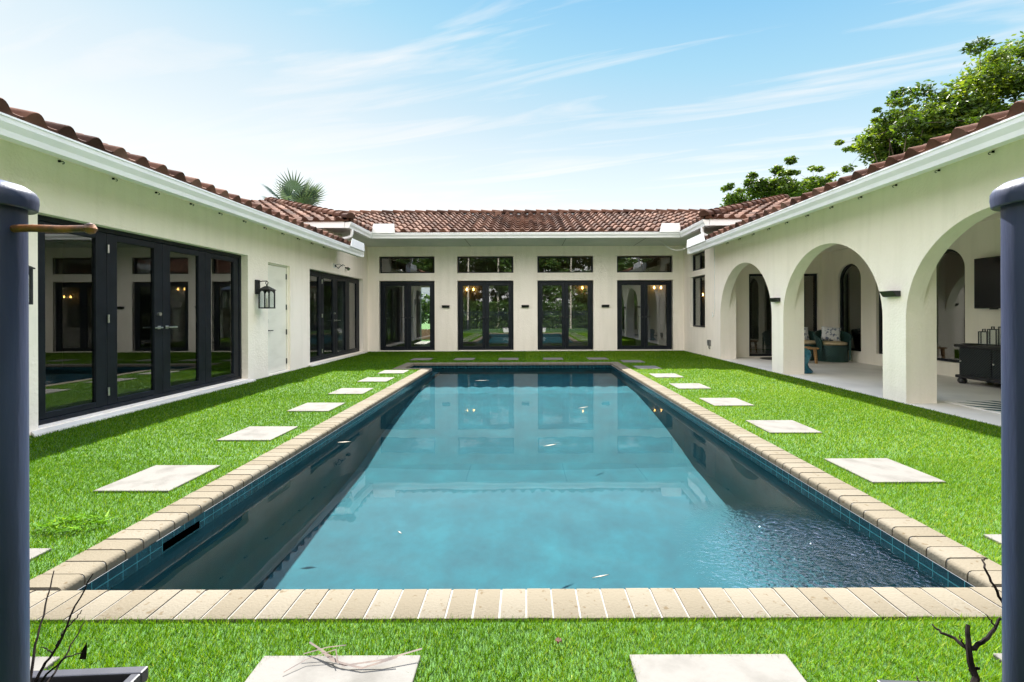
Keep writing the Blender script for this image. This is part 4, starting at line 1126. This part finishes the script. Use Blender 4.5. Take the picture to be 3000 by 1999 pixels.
# door mat
mb = MB(); mb.lathe([(0.0, 0), (0.30, 0.0), (0.31, 0.008), (0.30, 0.014), (0.0, 0.014)], 28, (5.78, 10.50, 0.007), cap=False)
tag(mb.build('door_mat', M['mat'], smooth=True), 'dark oval mat in front of the patio end door', 'mat')
# wicker tub chairs
def chair(loc, rz, label):
    t = thing('wicker_chair', label, 'chair', loc, rz, 'dark green wicker chairs on the patio')    # faces -y
    mb = MB(); n = 28; R = 0.31
    def ring(a):   # a: 0 at back centre, +-1 at arm fronts
        th = PI / 2 + a * 2.25
        return th
    def top(a): return 0.68 - 0.20 * abs(a) ** 1.6
    for inner in (0, 1):
        r_ = R - inner * 0.035
        for kk in range(n):
            a0, a1 = -1 + 2 * kk / n, -1 + 2 * (kk + 1) / n
            q = []
            for (a, z, f) in ((a0, 0.36, 0), (a1, 0.36, 0), (a1, top(a1), 1), (a0, top(a0), 1)):
                rr = r_ + 0.05 * f
                q.append((rr * math.cos(ring(a)), rr * math.sin(ring(a)), z))
            mb.quad(*q)
    mb.build('tub_back', M['wicker'], t, smooth=True, fix=False)
    mb = MB(); mb.lathe([(0.29, 0.0), (0.275, 0.10), (0.285, 0.25), (0.315, 0.36), (0.0, 0.36)], 28, cap=False); mb.build('base_skirt', M['wicker'], t, smooth=True)
    rim = [((R + 0.035) * math.cos(ring(-1 + 2 * k_ / 24)), (R + 0.035) * math.sin(ring(-1 + 2 * k_ / 24)), top(-1 + 2 * k_ / 24)) for k_ in range(25)]
    rim = [(rim[0][0], rim[0][1], 0.05)] + rim + [(rim[-1][0], rim[-1][1], 0.05)]
    mb = MB(); mb.tube(rim, 0.020, 8); mb.build('rim_roll', M['wicker'], t, smooth=True)
    mb = MB(); mb.lathe([(0.0, 0.36), (0.25, 0.362), (0.275, 0.385), (0.265, 0.42), (0.2, 0.435), (0.0, 0.44)], 26, (0, -0.02, 0), cap=False); mb.build('seat_cushion', M['cushion'], t, smooth=True)
    return t
c1 = chair((6.80, 10.02, 0.006), -0.35, 'dark green wicker tub chair by the arched window, wholly in view')
dup(c1, (6.42, 10.42, 0.006), 0.05, 'dark green wicker tub chair half hidden behind the pier')
def pillow(loc, rz, label):
    me = MB(); n = 12
    for sgn in (-1, 1):
        for i in range(n):
            for j in range(n):
                q = []
                for (a, b) in ((i, j), (i + 1, j), (i + 1, j + 1), (i, j + 1)):
                    u, v_ = -1 + 2 * a / n, -1 + 2 * b / n
                    th = 0.06 * max(0, (1 - u ** 4) * (1 - v_ ** 4)) ** 0.5
                    pin = 1 - 0.08 * (1 - abs(u * v_))
                    q.append((0.19 * u * pin, sgn * th, 0.17 * v_ * pin))
                me.quad(*q)
    o = me.build('throw_pillow', M['pillow'], smooth=True, fix=False)
    o.location = loc; o.rotation_euler = (-0.35, 0.12, rz)
    return tag(o, label, 'pillow', 'printed pillows on the wicker chairs')
pillow((6.84, 10.13, 0.60), -0.35, 'white printed pillow on the wicker chair by the arched window')
pillow((6.42, 10.54, 0.60), 0.05, 'white printed pillow on the half-hidden wicker chair')
# low wooden table
tb = thing('side_table', 'low honey-coloured wooden table between the wicker chairs and the pier', 'table', (5.88, 9.72, 0.006))
mb = MB(); mb.box(-0.30, 0.30, -0.20, 0.20, 0.30, 0.335); mb.build('table_top', M['wood'], tb, bevel=0.006)
for sx in (-1, 1):
    for sy in (-1, 1):
        mb = MB(); x, y = sx * 0.24, sy * 0.15
        mb.hexa([(x + sx * .03 - .02, y - .02, 0), (x + sx * .03 + .02, y - .02, 0), (x + sx * .03 + .02, y + .02, 0), (x + sx * .03 - .02, y + .02, 0), (x - .025, y - .025, .30), (x + .025, y - .025, .30), (x + .025, y + .025, .30), (x - .025, y + .025, .30)])
        mb.build('leg', M['wood'], tb, bevel=0.004)
# blue glazed ornament behind the pier
mb = MB(); mb.lathe([(0.0, 0), (0.13, 0.0), (0.15, 0.02), (0.14, 0.05), (0.09, 0.10), (0.07, 0.16), (0.10, 0.24), (0.13, 0.32), (0.11, 0.40), (0.05, 0.44), (0.0, 0.44)], 24, (4.985, 8.12, 0.006), cap=False)
tag(mb.build('ceramic_urn', M['bluepot'], smooth=True), 'blue glazed ceramic urn with a flared foot, peeping out behind the pier', 'urn')

# ------------------------------------------------------------------ foreground: gate posts, fence, planters, twigs
GY = 0.47
def post(x, label):
    t = thing('gate_post', label, 'gate post', (x, GY, 0), 0, 'round gate posts framing the view')
    mb = MB(); mb.lathe([(0.031, -0.1), (0.031, 1.214)], 40); mb.build('post_tube', M['post'], t, smooth=True)
    mb = MB(); mb.lathe([(0.031, 1.2125), (0.0372, 1.2112), (0.0386, 1.2125), (0.0395, 1.2200), (0.0392, 1.2265), (0.0372, 1.2310), (0.030, 1.2365), (0.017, 1.2405), (0.0, 1.242)], 40, cap=False); mb.build('post_cap', M['post'], t, smooth=True)
    return t
p1 = post(-0.5615, 'blue-black round metal gate post at the left edge with a rusty pin')
dup(p1, (0.5387, GY, 0), 0, 'blue-black round metal gate post at the right edge, without a pin')
mb = MB(); mb.tube([(0.02, 0.0, 1.189), (0.05, 0, 1.1895), (0.08, 0, 1.1885), (0.106, 0, 1.189)], [0.0040, 0.0039, 0.0038, 0.0036], 12)
mb.lathe([(0.0, -0.006), (0.004, -0.0045), (0.006, 0), (0.004, 0.0045), (0.0, 0.006)], 14, (0.110, 0, 1.189), cap=False)
mb.build('latch_pin', M['rust'], p1, smooth=True)
# picket panels either side, just outside the frame, mirrored in the doors
def fence_panel(x0, x1, label):
    t = thing('fence_panel', label, 'fence', (x0, GY, 0), 0, 'black picket fence panels either side of the gate')
    ln_ = x1 - x0
    mb = MB(); mb.box(0, ln_, -0.014, 0.014, 1.12, 1.15); mb.box(0, ln_, -0.014, 0.014, 0.12, 0.15); mb.box(0, ln_, -0.014, 0.014, 0.98, 1.005); mb.build('rail', M['post'], t)
    n_ = int(ln_ / 0.11); mb = MB()
    for i in range(n_ + 1): mb.box(i * 0.11 - .008, i * 0.11 + .008, -0.008, 0.008, 0.05, 1.19)
    mb.build('picket', M['post'], t)
fence_panel(-4.40, -0.70, 'black picket fence running from the left wing to the left gate post')
fence_panel(0.70, 4.40, 'black picket fence running from the right wing to the right gate post')

def planter(x, y, label, rz=0.0):
    t = thing('planter', label, 'planter', (x, y, 0), rz, 'square planters with dead shrubs beside the gate')
    mb = MB(); a, b = 0.14, 0.195
    mb.hexa([(-a, -a, 0.0), (a, -a, 0.0), (a, a, 0.0), (-a, a, 0.0), (-b, -b, 0.275), (b, -b, 0.275), (b, b, 0.275), (-b, b, 0.275)]); mb.build('pot', M['potwhite'], t, bevel=0.01)
    mb = MB(); o, i = 0.208, 0.186
    mk = lambda u, z, q: (u, q, z)
    for (x0, x1, y0, y1) in ((-o, o, -o, -i), (-o, o, i, o), (-o, -i, -i, i), (i, o, -i, i)): mb.box(x0, x1, y0, y1, 0.272, 0.302)
    mb.build('rim', M['potrim'], t, bevel=0.003)
    mb = MB(); mb.quad((-i, -i, 0.277), (i, -i, 0.277), (i, i, 0.277), (-i, i, 0.277)); mb.build('soil', M['soil'], t, fix=False)
    return t
pl1 = planter(-1.055, 0.81, 'white tapered planter with dark rim at the lower left, holding thin dead twigs', 0.05)
pl2 = dup(pl1, (0.956, 0.765, 0), -0.05, 'white tapered planter with dark rim at the lower right, holding a forked dead shrub')

def unproj(vx, vy, Y):   # photograph position at a given distance, used to pose the bare twigs
    return Vector(((vx - 1207) / 1040 * Y, Y, 1.1 - (vy - 719) / 1040 * Y))
def twigs(name, lines, label):
    mb = MB()
    for pts, r0, r1 in lines:
        P_ = [unproj(*p) for p in pts]; Q = []
        for i in range(len(P_) - 1):
            for s in range(4):
                t = s / 4; Q.append(P_[i].lerp(P_[i + 1], t) + Vector((random.gauss(0, .0012), random.gauss(0, .0012), random.gauss(0, .0008))))
        Q.append(P_[-1]); n_ = len(Q)
        mb.tube(Q, [r0 + (r1 - r0) * i / (n_ - 1) for i in range(n_)], 6)
    return tag(mb.build(name, M['twig'], smooth=True), label, 'dead shrub')
twigs('dead_shrub', [
    ([(70, 1590, .88), (95, 1530, .90), (130, 1480, .92), (170, 1390, .95), (212, 1315, .98)], .0034, .0012),
    ([(60, 1590, .86), (78, 1480, .90), (100, 1390, .95), (122, 1308, 1.0)], .0026, .0010),
    ([(75, 1590, .88), (105, 1545, .88), (150, 1505, .88), (190, 1498, .90)], .0026, .0010),
    ([(85, 1590, .84), (125, 1540, .88), (160, 1480, .92), (192, 1425, .96)], .0024, .0010),
    ([(125, 1483, .92), (140, 1455, .93), (150, 1440, .95)], .0018, .0008),
    ([(118, 1495, .92), (100, 1486, .93), (92, 1484, .93)], .0014, .0007),
    ([(150, 1440, .94), (175, 1415, .96), (186, 1398, .97)], .0016, .0008)],
    'thin black dead twigs fanning out of the lower left planter')
mb = MB(); c = unproj(188, 1500, .90)
mb.add([c + Vector((-.008, 0, -.010)), c + Vector((.002, .004, -.014)), c + Vector((.008, 0, .006)), c + Vector((.004, .004, .022)), c + Vector((-.003, .002, .008))], [[0, 1, 2, 3, 4]])
tag(mb.build('withered_leaf', M['twig'], fix=False), 'curled black withered leaf hanging from the left dead twigs', 'leaf')
twigs('dead_shrub', [
    ([(2240, 1640, .86), (2235, 1560, .90), (2225, 1492, .92), (2222, 1440, .94)], .0075, .0036),
    ([(2226, 1500, .92), (2190, 1470, .95), (2158, 1455, .97), (2140, 1438, .99)], .0040, .0016),
    ([(2226, 1495, .92), (2262, 1475, .92), (2282, 1452, .94), (2296, 1424, .95)], .0044, .0022),
    ([(2285, 1450, .94), (2274, 1430, .95), (2262, 1415, .96)], .0022, .0010),
    ([(2222, 1500, .92), (2208, 1478, .93), (2203, 1460, .94)], .0020, .0009),
    ([(2225, 1545, .91), (2250, 1540, .9), (2238, 1538, .9)], .0030, .0012),
    ([(2310, 1400, .95), (2280, 1350, .96), (2260, 1310, .98), (2252, 1290, 1.0), (2268, 1288, 1.0)], .0028, .0012),
    ([(2120, 1600, .93), (2108, 1565, .95), (2104, 1556, .96)], .0022, .0009)],
    'forked black dead shrub standing in the lower right planter')

# debris on stone, lawn and water
mb = MB()
def strap(pts, w):
    for a, b in zip(pts[:-1], pts[1:]):
        a, b = Vector(a), Vector(b); d = (b - a).normalized(); s = Vector((-d.y, d.x, 0.25)).normalized() * w
        mb.quad(a - s, a + s, b + s, b - s)
fz = 0.022
strap([(-0.70, 1.46, .04), (-0.64, 1.43, fz + .01), (-0.56, 1.385, fz), (-0.44, 1.395, fz + .01), (-0.33, 1.43, .04)], .0028)
strap([(-0.73, 1.36, fz), (-0.68, 1.405, fz + .006), (-0.60, 1.425, fz + .02), (-0.58, 1.39, fz + .01)], .0018)
strap([(-0.66, 1.44, fz + .012), (-0.60, 1.40, fz + .004), (-0.50, 1.375, fz), (-0.40, 1.40, fz + .014)], .0032)
strap([(-0.70, 1.42, fz + .01), (-0.63, 1.435, fz + .02), (-0.57, 1.43, fz + .03)], .0018)
tag(mb.build('dry_frond', M['frond'], fix=False), 'dry reddish palm frond strips lying across the large near stone', 'frond')
mb = MB(); x, y = 0.105, 1.475
for i in range(5):
    a = i * 1.3; r = 0.010
    mb.quad((x, y, .03), (x + r * math.cos(a), y + r * math.sin(a), .036), (x + 1.3 * r * math.cos(a + .5), y + 1.3 * r * math.sin(a + .5), .026), (x + r * math.cos(a + 1), y + r * math.sin(a + 1), .034))
tag(mb.build('curled_leaf', M['redleaf'], fix=False), 'small curled dark red leaf on the near grass', 'leaf')
def floater(vx, vy, ln_, ang, w, label):
    Y = 1.205 * 1040 / (vy - 719); X = (vx - 1207) / 1040 * Y
    mb = MB(); d = Vector((math.cos(ang), math.sin(ang), 0)); s = Vector((-d.y, d.x, 0)) * w; c = Vector((X, Y, WZ + 0.004))
    pts = [c - d * ln_ / 2, c - s, c + d * ln_ / 2, c + s]
    mb.add([p for p in pts] + [p + Vector((0, 0, .003)) for p in pts], [[3, 2, 1, 0], [4, 5, 6, 7], [0, 1, 5, 4], [1, 2, 6, 5], [2, 3, 7, 6], [3, 0, 4, 7]])
    tag(mb.build('floating_leaf', M['paleleaf']), label, 'leaf', 'pale bits of leaf floating on the pool')
floater(1263, 1025, .14, .5, .008, 'pale sliver of leaf floating in the middle of the pool')
floater(1378, 1328, .085, .3, .003, 'thin pale stalk floating near the close end of the pool')
floater(790, 1016, .12, .2, .012, 'yellowish leaf floating beside the shaded left wall of the pool')
floater(917, 1225, .04, -.8, .003, 'tiny dark stalk floating in the near left of the pool')
floater(1107, 875, .25, .2, .01, 'pale speck of leaf floating near the far end of the pool')
floater(1340, 938, .16, .6, .008, 'pale sliver of leaf floating toward the right far side of the pool')

# ------------------------------------------------------------------ trees
def leaf_cloud(clusters, n, size, flat=0.6):
    """clusters: (x,y,z,r). returns verts, rnd of n leaf quads crowded toward the outside of each clump"""
    cl = np.array(clusters); wgt = cl[:, 3] ** 2; wgt /= wgt.sum()
    ci = RNG.choice(len(cl), n, p=wgt)
    d = RNG.normal(0, 1, (n, 3)); d /= np.linalg.norm(d, axis=1)[:, None]
    rad = RNG.uniform(0.25, 1.0, n) ** 0.6 * cl[ci, 3] * RNG.uniform(0.75, 1.2, n)
    p = cl[ci, :3] + d * rad[:, None] * np.array([1, 1, flat])
    a = RNG.normal(0, 1, (n, 3)); a[:, 2] *= 0.5; a /= np.linalg.norm(a, axis=1)[:, None]
    b = np.cross(a, RNG.normal(0, 1, (n, 3))); b /= np.linalg.norm(b, axis=1)[:, None]
    s = size * RNG.uniform(0.6, 1.3, n)
    A = a * s[:, None]; Bv = b * (s * 0.45)[:, None]
    v_ = np.stack([p - A, p + Bv, p + A, p - Bv], 1)
    tone = RNG.uniform(0.15, 0.85, len(cl))
    r = np.clip(0.55 * tone[ci] + RNG.normal(0.22, 0.2, n), 0, 1)
    return v_.reshape(-1, 3), r

def tree(loc, trunk_h, crown, label, nleaf, lsize, mat, group=None, name='broadleaf_tree', bark='bark', r0=0.16, nb=10, airy=0.5, rb=(0.5, 0.9), twigsout=1.0, flat=0.62, cat='tree'):
    """crown: (cx,cy,cz,rx,ry,rz) relative to loc; limbs run to clumps spread through that volume"""
    x, y, _ = loc
    t = thing(name, label, cat, (x, y, 0), 0, group)
    cx, cy, cz, rx, ry, rz = crown
    mb = MB()
    top = Vector((cx * 0.5, cy * 0.5, trunk_h))
    mb.tube([(0, 0, -0.1), (cx * 0.15, cy * .15, trunk_h * 0.5), top], [r0, r0 * 0.8, r0 * 0.62], 9)
    clusters = []
    for i in range(nb):
        th = 2 * PI * i / nb + random.uniform(-.4, .4); u = random.uniform(-0.75, 1.0); rr = math.sqrt(max(0, 1 - u * u * 0.8)) * random.uniform(0.45, 1.0)
        e = Vector((cx + rx * rr * math.cos(th), cy + ry * rr * math.sin(th), cz + rz * u))
        mid = top.lerp(e, 0.5) + Vector((random.gauss(0, .15), random.gauss(0, .15), random.uniform(.0, .3))) * (rx * 0.4)
        mb.tube([top, mid, e], [r0 * 0.42, r0 * 0.22, r0 * 0.06], 6)
        rc = random.uniform(*rb)
        clusters.append((e.x, e.y, e.z, rc))
        for q in range(5):
            d = Vector((random.gauss(0, 1), random.gauss(0, 1), random.gauss(0.25, 0.8))).normalized() * rc * random.uniform(.7, 1.35) * twigsout
            e2 = e + d
            mb.tube([e, e + d * .5 + Vector((0, 0, .04)), e2], [r0 * 0.07, r0 * .05, r0 * .02], 4)
            clusters.append((e2.x, e2.y, e2.z, rc * random.uniform(.22, .5)))
    mb.build('trunk', M[bark], t, smooth=True)
    v_, r = leaf_cloud(clusters, nleaf, lsize, flat)
    fast_mesh('crown', v_, 4, np.arange(len(v_)), mat, r, t)
    return t
G1 = 'trees rising behind the right wing'
tree((17.2, 14.6, 0), 4.0, (0, 0, 6.5, 3.3, 2.6, 2.75), 'tallest bright green tree, cut by the right edge above the arcade roof', 60000, 0.085, M['leaf_tree'], G1, nb=24, r0=.2, rb=(0.8, 1.3), twigsout=1.2)
tree((14.9, 15.2, 0), 3.8, (0, 0, 6.1, 1.9, 1.6, 1.6), 'bushy yellow-green tree in front of the tallest tree, just over the arcade tiles', 30000, 0.08, M['leaf_tree'], G1, nb=16, r0=.14, rb=(0.6, 0.95), twigsout=1.3)
tree((12.9, 15.4, 0), 4.0, (0, 0, 6.2, 1.5, 1.4, 1.5), 'airy dark tree with bare twig tips left of the bushy tree', 15000, 0.075, M['leaf_tree'], G1, nb=13, r0=.11, rb=(0.42, 0.75), twigsout=1.5)
tree((11.9, 22.0, 0), 4.6, (0, 0, 6.15, 2.5, 1.7, 0.95), 'small rounded tree above the right end of the back roof', 20000, 0.085, M['leaf_tree'], G1, nb=11, r0=.14, rb=(0.5, 0.8), twigsout=1.3)
tree((14.8, 22.5, 0), 4.6, (0, 0, 6.5, 1.0, 0.9, 1.2), 'thin sprig of a tree between the rounded tree and the taller trees', 4500, 0.085, M['leaf_tree'], G1, nb=6, r0=.1, rb=(0.35, 0.55), twigsout=1.5)
G2 = 'garden trees behind the gate'
for i, (x, y, h) in enumerate([(-9.0, -7.2, 6.2), (-6.4, -6.6, 5.6), (-3.8, -7.4, 6.4), (-1.2, -6.7, 5.4), (1.4, -7.3, 6.2), (4.0, -6.6, 5.7), (6.6, -7.3, 6.4), (9.2, -6.8, 6.0)]):
    tree((x, y, 0), h * 0.3, (0, 0, h * 0.5, 1.7, 1.1, h * 0.5), 'leafy garden tree behind the gate, seen only in reflections', 9000, 0.14, M['leaf_garden'], G2, nb=16, r0=.07, rb=(0.7, 1.1))
for i, (x, y, h) in enumerate([(-3.9, -4.8, 6.8), (-1.9, -5.4, 7.4), (3.1, -5.0, 7.2), (5.3, -5.4, 6.6)]):
    tree((x, y, 0), h, (0.2, 0, h + 0.2, 1.5, 1.5, 0.9), 'slender pale-trunked tree behind the gate, seen only in reflections', 2600, 0.13, M['leaf_garden'], 'slender trees behind the gate', nb=8, r0=.07, bark='palebark', rb=(.4, .7))
hg = thing('clipped_hedge', 'dense green hedge along the fence behind the gate, seen only in reflections', 'hedge', (0, -5.6, 0))
v_, r = leaf_cloud([(x_, RNG.uniform(-.15, .15), z_, 0.55) for x_ in np.arange(-9.5, 9.6, 0.45) for z_ in (0.35, 0.95, 1.5)], 26000, 0.11, 0.9)
fast_mesh('hedge_leaves', v_, 4, np.arange(len(v_)), M['leaf_garden'], r, hg)
mb = MB()
for x_ in np.arange(-9.4, 9.5, 0.6): mb.tube([(x_, 0, -0.05), (x_ + random.uniform(-.1, .1), 0, 1.2)], [0.03, 0.012], 5)
mb.build('hedge_stem', M['bark'], hg)
# plant and low rose wall behind the house, seen through the first French door
tree((-4.75, 20.2, 0), 0.6, (0, 0, 1.15, 0.6, 0.5, 0.75), 'bright green leafy bush behind the house, seen through the leftmost French door', 2200, 0.085, M['leaf_garden'], None, name='garden_bush', nb=8, r0=.04, rb=(.3, .5), cat='bush')
mb = MB(); mb.box(-6.5, -2.5, 19.0, 19.15, -0.02, 0.42)
tag(mb.build('garden_wall', M['pinkwall'], bevel=0.01), 'low rose-coloured wall behind the house, seen through the leftmost French door', 'wall')

# fan palm behind the left roof
pt = thing('fan_palm', 'silvery fan palm crown rising behind the left end of the back roof', 'palm', (-9.75, 19.4, 0))
mb = MB(); mb.tube([(0, 0, -0.1), (0.05, 0, 2.5), (0.02, 0, 5.6)], [0.24, 0.20, 0.22], 12); mb.build('trunk', M['bark'], pt, smooth=True)
mb = MB()
for i in range(22):
    az = 2 * PI * i * 0.381966; el = math.radians(random.uniform(-25, 82) if i > 6 else random.uniform(40, 85))
    d = Vector((math.cos(az) * math.cos(el), math.sin(az) * math.cos(el), math.sin(el)))
    base = Vector((0, 0, 5.4)); pet = random.uniform(0.65, 1.0); hub = base + d * pet
    mb.tube([base, base + d * pet * .5, hub], [0.025, .02, .014], 5, r=0.8)
    side = d.cross(Vector((0, 0, 1))).normalized(); up = side.cross(d).normalized()
    nseg = 22; R_ = random.uniform(0.80, 0.96); tone = random.uniform(0.1, 0.9)
    for k_ in range(nseg):
        a0 = -2.2 + 4.4 * k_ / nseg; a1 = a0 + 4.4 / nseg; am = (a0 + a1) / 2
        def dr(a, r_, fold=0.0): return hub + (d * math.cos(a) + side * math.sin(a)) * r_ + up * (fold - 0.12 * abs(math.sin(a)) * r_)
        ln_ = R_ * (0.75 + 0.25 * math.cos(am)) * random.uniform(.93, 1.05)
        mb.add([dr(a0, .03), dr(a0, ln_ * .45), dr(am, ln_ * .52, .03), dr(am, .03)], [[0, 1, 2, 3]], min(1, tone + random.uniform(-.1, .1)))
        mb.add([dr(am, .03), dr(am, ln_ * .52, .03), dr(a1, ln_ * .45), dr(a1, .03)], [[0, 1, 2, 3]], min(1, tone + random.uniform(-.1, .1)))
        mb.add([dr(a0, ln_ * .45), dr(am, ln_, -.02), dr(am, ln_ * .52, .03)], [[0, 1, 2]], tone)
        mb.add([dr(am, ln_ * .52, .03), dr(am, ln_, -.02), dr(a1, ln_ * .45)], [[0, 1, 2]], tone)
mb.build('crown', M['leaf_palm'], pt, attr=True, fix=False)

# ------------------------------------------------------------------ light, sky, camera
SUN = Vector((-0.065, 0.846, 1.0)).normalized()
elev = math.asin(SUN.z); rot = math.atan2(SUN.x, SUN.y)
ld = bpy.data.lights.new('sun', 'SUN'); ld.energy = 4.8; ld.angle = math.radians(0.5); ld.color = (1.0, 0.95, 0.86)
lo = bpy.data.objects.new('sun', ld); COL.objects.link(lo); lo.rotation_euler = SUN.to_track_quat('Z', 'Y').to_euler()
lo.location = (0, 20, 30)
ld.cycles.is_caustics_light = True

EXPO_V = 2.35; SKYS = 0.15; SKYW = 1.0 / (SKYS * 2 ** EXPO_V); SKY_FILL = 2.9
w = bpy.data.worlds.new('World'); sc.world = w; w.use_nodes = True
nt = w.node_tree
bg = nt.nodes['Background']
sky = N(nt, 'ShaderNodeTexSky'); sky.sky_type = 'NISHITA'; sky.sun_disc = False
sky.sun_elevation = elev; sky.sun_rotation = rot; sky.air_density = 1.0; sky.dust_density = 0.4; sky.ozone_density = 1.0
# thin cirrus: streaky noise on a high plane
tc = N(nt, 'ShaderNodeTexCoord')
sp = N(nt, 'ShaderNodeSeparateXYZ'); L(nt, tc.outputs['Generated'], sp.inputs[0])
mz = N(nt, 'ShaderNodeMath', operation='MAXIMUM'); L(nt, sp.outputs[2], mz.inputs[0]); mz.inputs[1].default_value = 0.03
dx = N(nt, 'ShaderNodeMath', operation='DIVIDE'); L(nt, sp.outputs[0], dx.inputs[0]); L(nt, mz.outputs[0], dx.inputs[1])
dy = N(nt, 'ShaderNodeMath', operation='DIVIDE'); L(nt, sp.outputs[1], dy.inputs[0]); L(nt, mz.outputs[0], dy.inputs[1])
cb = N(nt, 'ShaderNodeCombineXYZ'); L(nt, dx.outputs[0], cb.inputs[0]); L(nt, dy.outputs[0], cb.inputs[1])
mr_ = N(nt, 'ShaderNodeMapping'); mr_.inputs['Rotation'].default_value = (0, 0, math.radians(19)); L(nt, cb.outputs[0], mr_.inputs['Vector'])
mp = N(nt, 'ShaderNodeMapping'); mp.inputs['Scale'].default_value = (0.55, 3.2, 1); mp.inputs['Location'].default_value = (1.3, 0.2, 0)
L(nt, mr_.outputs[0], mp.inputs['Vector'])
cn = N(nt, 'ShaderNodeTexNoise', Scale=1.15, Detail=8.0, Roughness=0.56, Distortion=0.7); L(nt, mp.outputs[0], cn.inputs['Vector'])
cr = ramp(nt, cn.outputs['Fac'], [(0.49, (0, 0, 0)), (0.70, (0.9, 0.9, 0.9))])
# low sky: bright haze at the horizon clearing to blue higher up, bluer towards the right
ex = N(nt, 'ShaderNodeMath', operation='MULTIPLY_ADD'); L(nt, sp.outputs[0], ex.inputs[0]); ex.inputs[1].default_value = 0.16; L(nt, sp.outputs[2], ex.inputs[2])
LOW = ramp(nt, ex.outputs[0], [(0.0, (0.93, 0.97, 1.0)), (0.20, (0.90, 0.97, 1.0)), (0.33, (0.74, 0.89, 0.98)), (0.50, (0.42, 0.74, 0.95)), (0.70, (0.14, 0.50, 0.90))])
cl = N(nt, 'ShaderNodeMix', data_type='RGBA'); L(nt, cr.outputs[0], cl.inputs[0]); L(nt, LOW.outputs[0], cl.inputs[6]); cl.inputs[7].default_value = (0.93, 0.97, 1.0, 1)
lv = N(nt, 'ShaderNodeMix', data_type='RGBA', blend_type='MULTIPLY'); lv.inputs[0].default_value = 1; L(nt, cl.outputs[2], lv.inputs[6]); lv.inputs[7].default_value = (SKYW, SKYW, SKYW, 1)
up = N(nt, 'ShaderNodeMapRange'); up.interpolation_type = 'SMOOTHSTEP'; up.inputs[1].default_value = 0.60; up.inputs[2].default_value = 0.82; L(nt, sp.outputs[2], up.inputs[0])
mix = N(nt, 'ShaderNodeMix', data_type='RGBA'); L(nt, up.outputs[0], mix.inputs[0]); bz = N(nt, 'ShaderNodeMapRange'); bz.interpolation_type = 'SMOOTHSTEP'; bz.inputs[1].default_value = 0.02; bz.inputs[2].default_value = 0.42; bz.inputs[3].default_value = 1.25; bz.inputs[4].default_value = 1.0; L(nt, sp.outputs[2], bz.inputs[0])
lb = N(nt, 'ShaderNodeVectorMath', operation='SCALE'); L(nt, lv.outputs[2], lb.inputs[0]); L(nt, bz.outputs[0], lb.inputs['Scale'])
hb = N(nt, 'ShaderNodeVectorMath', operation='SCALE'); L(nt, sky.outputs[0], hb.inputs[0]); hb.inputs['Scale'].default_value = 2.0
L(nt, lb.outputs[0], mix.inputs[6]); L(nt, hb.outputs[0], mix.inputs[7])
# added brightness in the unseen sky opposite the sun, lifts the shaded walls
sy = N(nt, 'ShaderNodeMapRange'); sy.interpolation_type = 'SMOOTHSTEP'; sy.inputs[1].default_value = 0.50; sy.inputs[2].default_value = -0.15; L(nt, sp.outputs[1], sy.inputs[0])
sky_fill = N(nt, 'ShaderNodeMix', data_type='RGBA'); L(nt, sy.outputs[0], sky_fill.inputs[0]); L(nt, mix.outputs[2], sky_fill.inputs[6])
sky_fill.inputs[7].default_value = (SKY_FILL * SKYW, SKY_FILL * 0.985 * SKYW, SKY_FILL * 0.96 * SKYW, 1)
L(nt, sky_fill.outputs[2], bg.inputs['Color']); bg.inputs['Strength'].default_value = SKYS

cd = bpy.data.cameras.new('camera'); cam = bpy.data.objects.new('camera', cd); COL.objects.link(cam)
cam.location = (0, 0, 1.1); cam.rotation_euler = (PI / 2, 0.0035, 0)
cd.sensor_width = 36.0; cd.lens = 1040 * 36 / 2353; cd.shift_x = -30.5 / 2353; cd.shift_y = -65 / 2353
cd.clip_start = 0.05; cd.clip_end = 3000
sc.camera = cam

vs = sc.view_settings
vs.view_transform = 'Standard'; vs.look = 'None'; vs.exposure = EXPO_V; vs.gamma = 1.0; vs.use_curve_mapping = False
sc.render.engine = 'CYCLES'
cy = sc.cycles
cy.use_denoising = True
try: cy.denoiser = 'OPENIMAGEDENOISE'
except Exception: pass
cy.max_bounces = 10; cy.transparent_max_bounces = 16; cy.diffuse_bounces = 8; cy.glossy_bounces = 5; cy.transmission_bounces = 8
cy.sample_clamp_indirect = 8.0
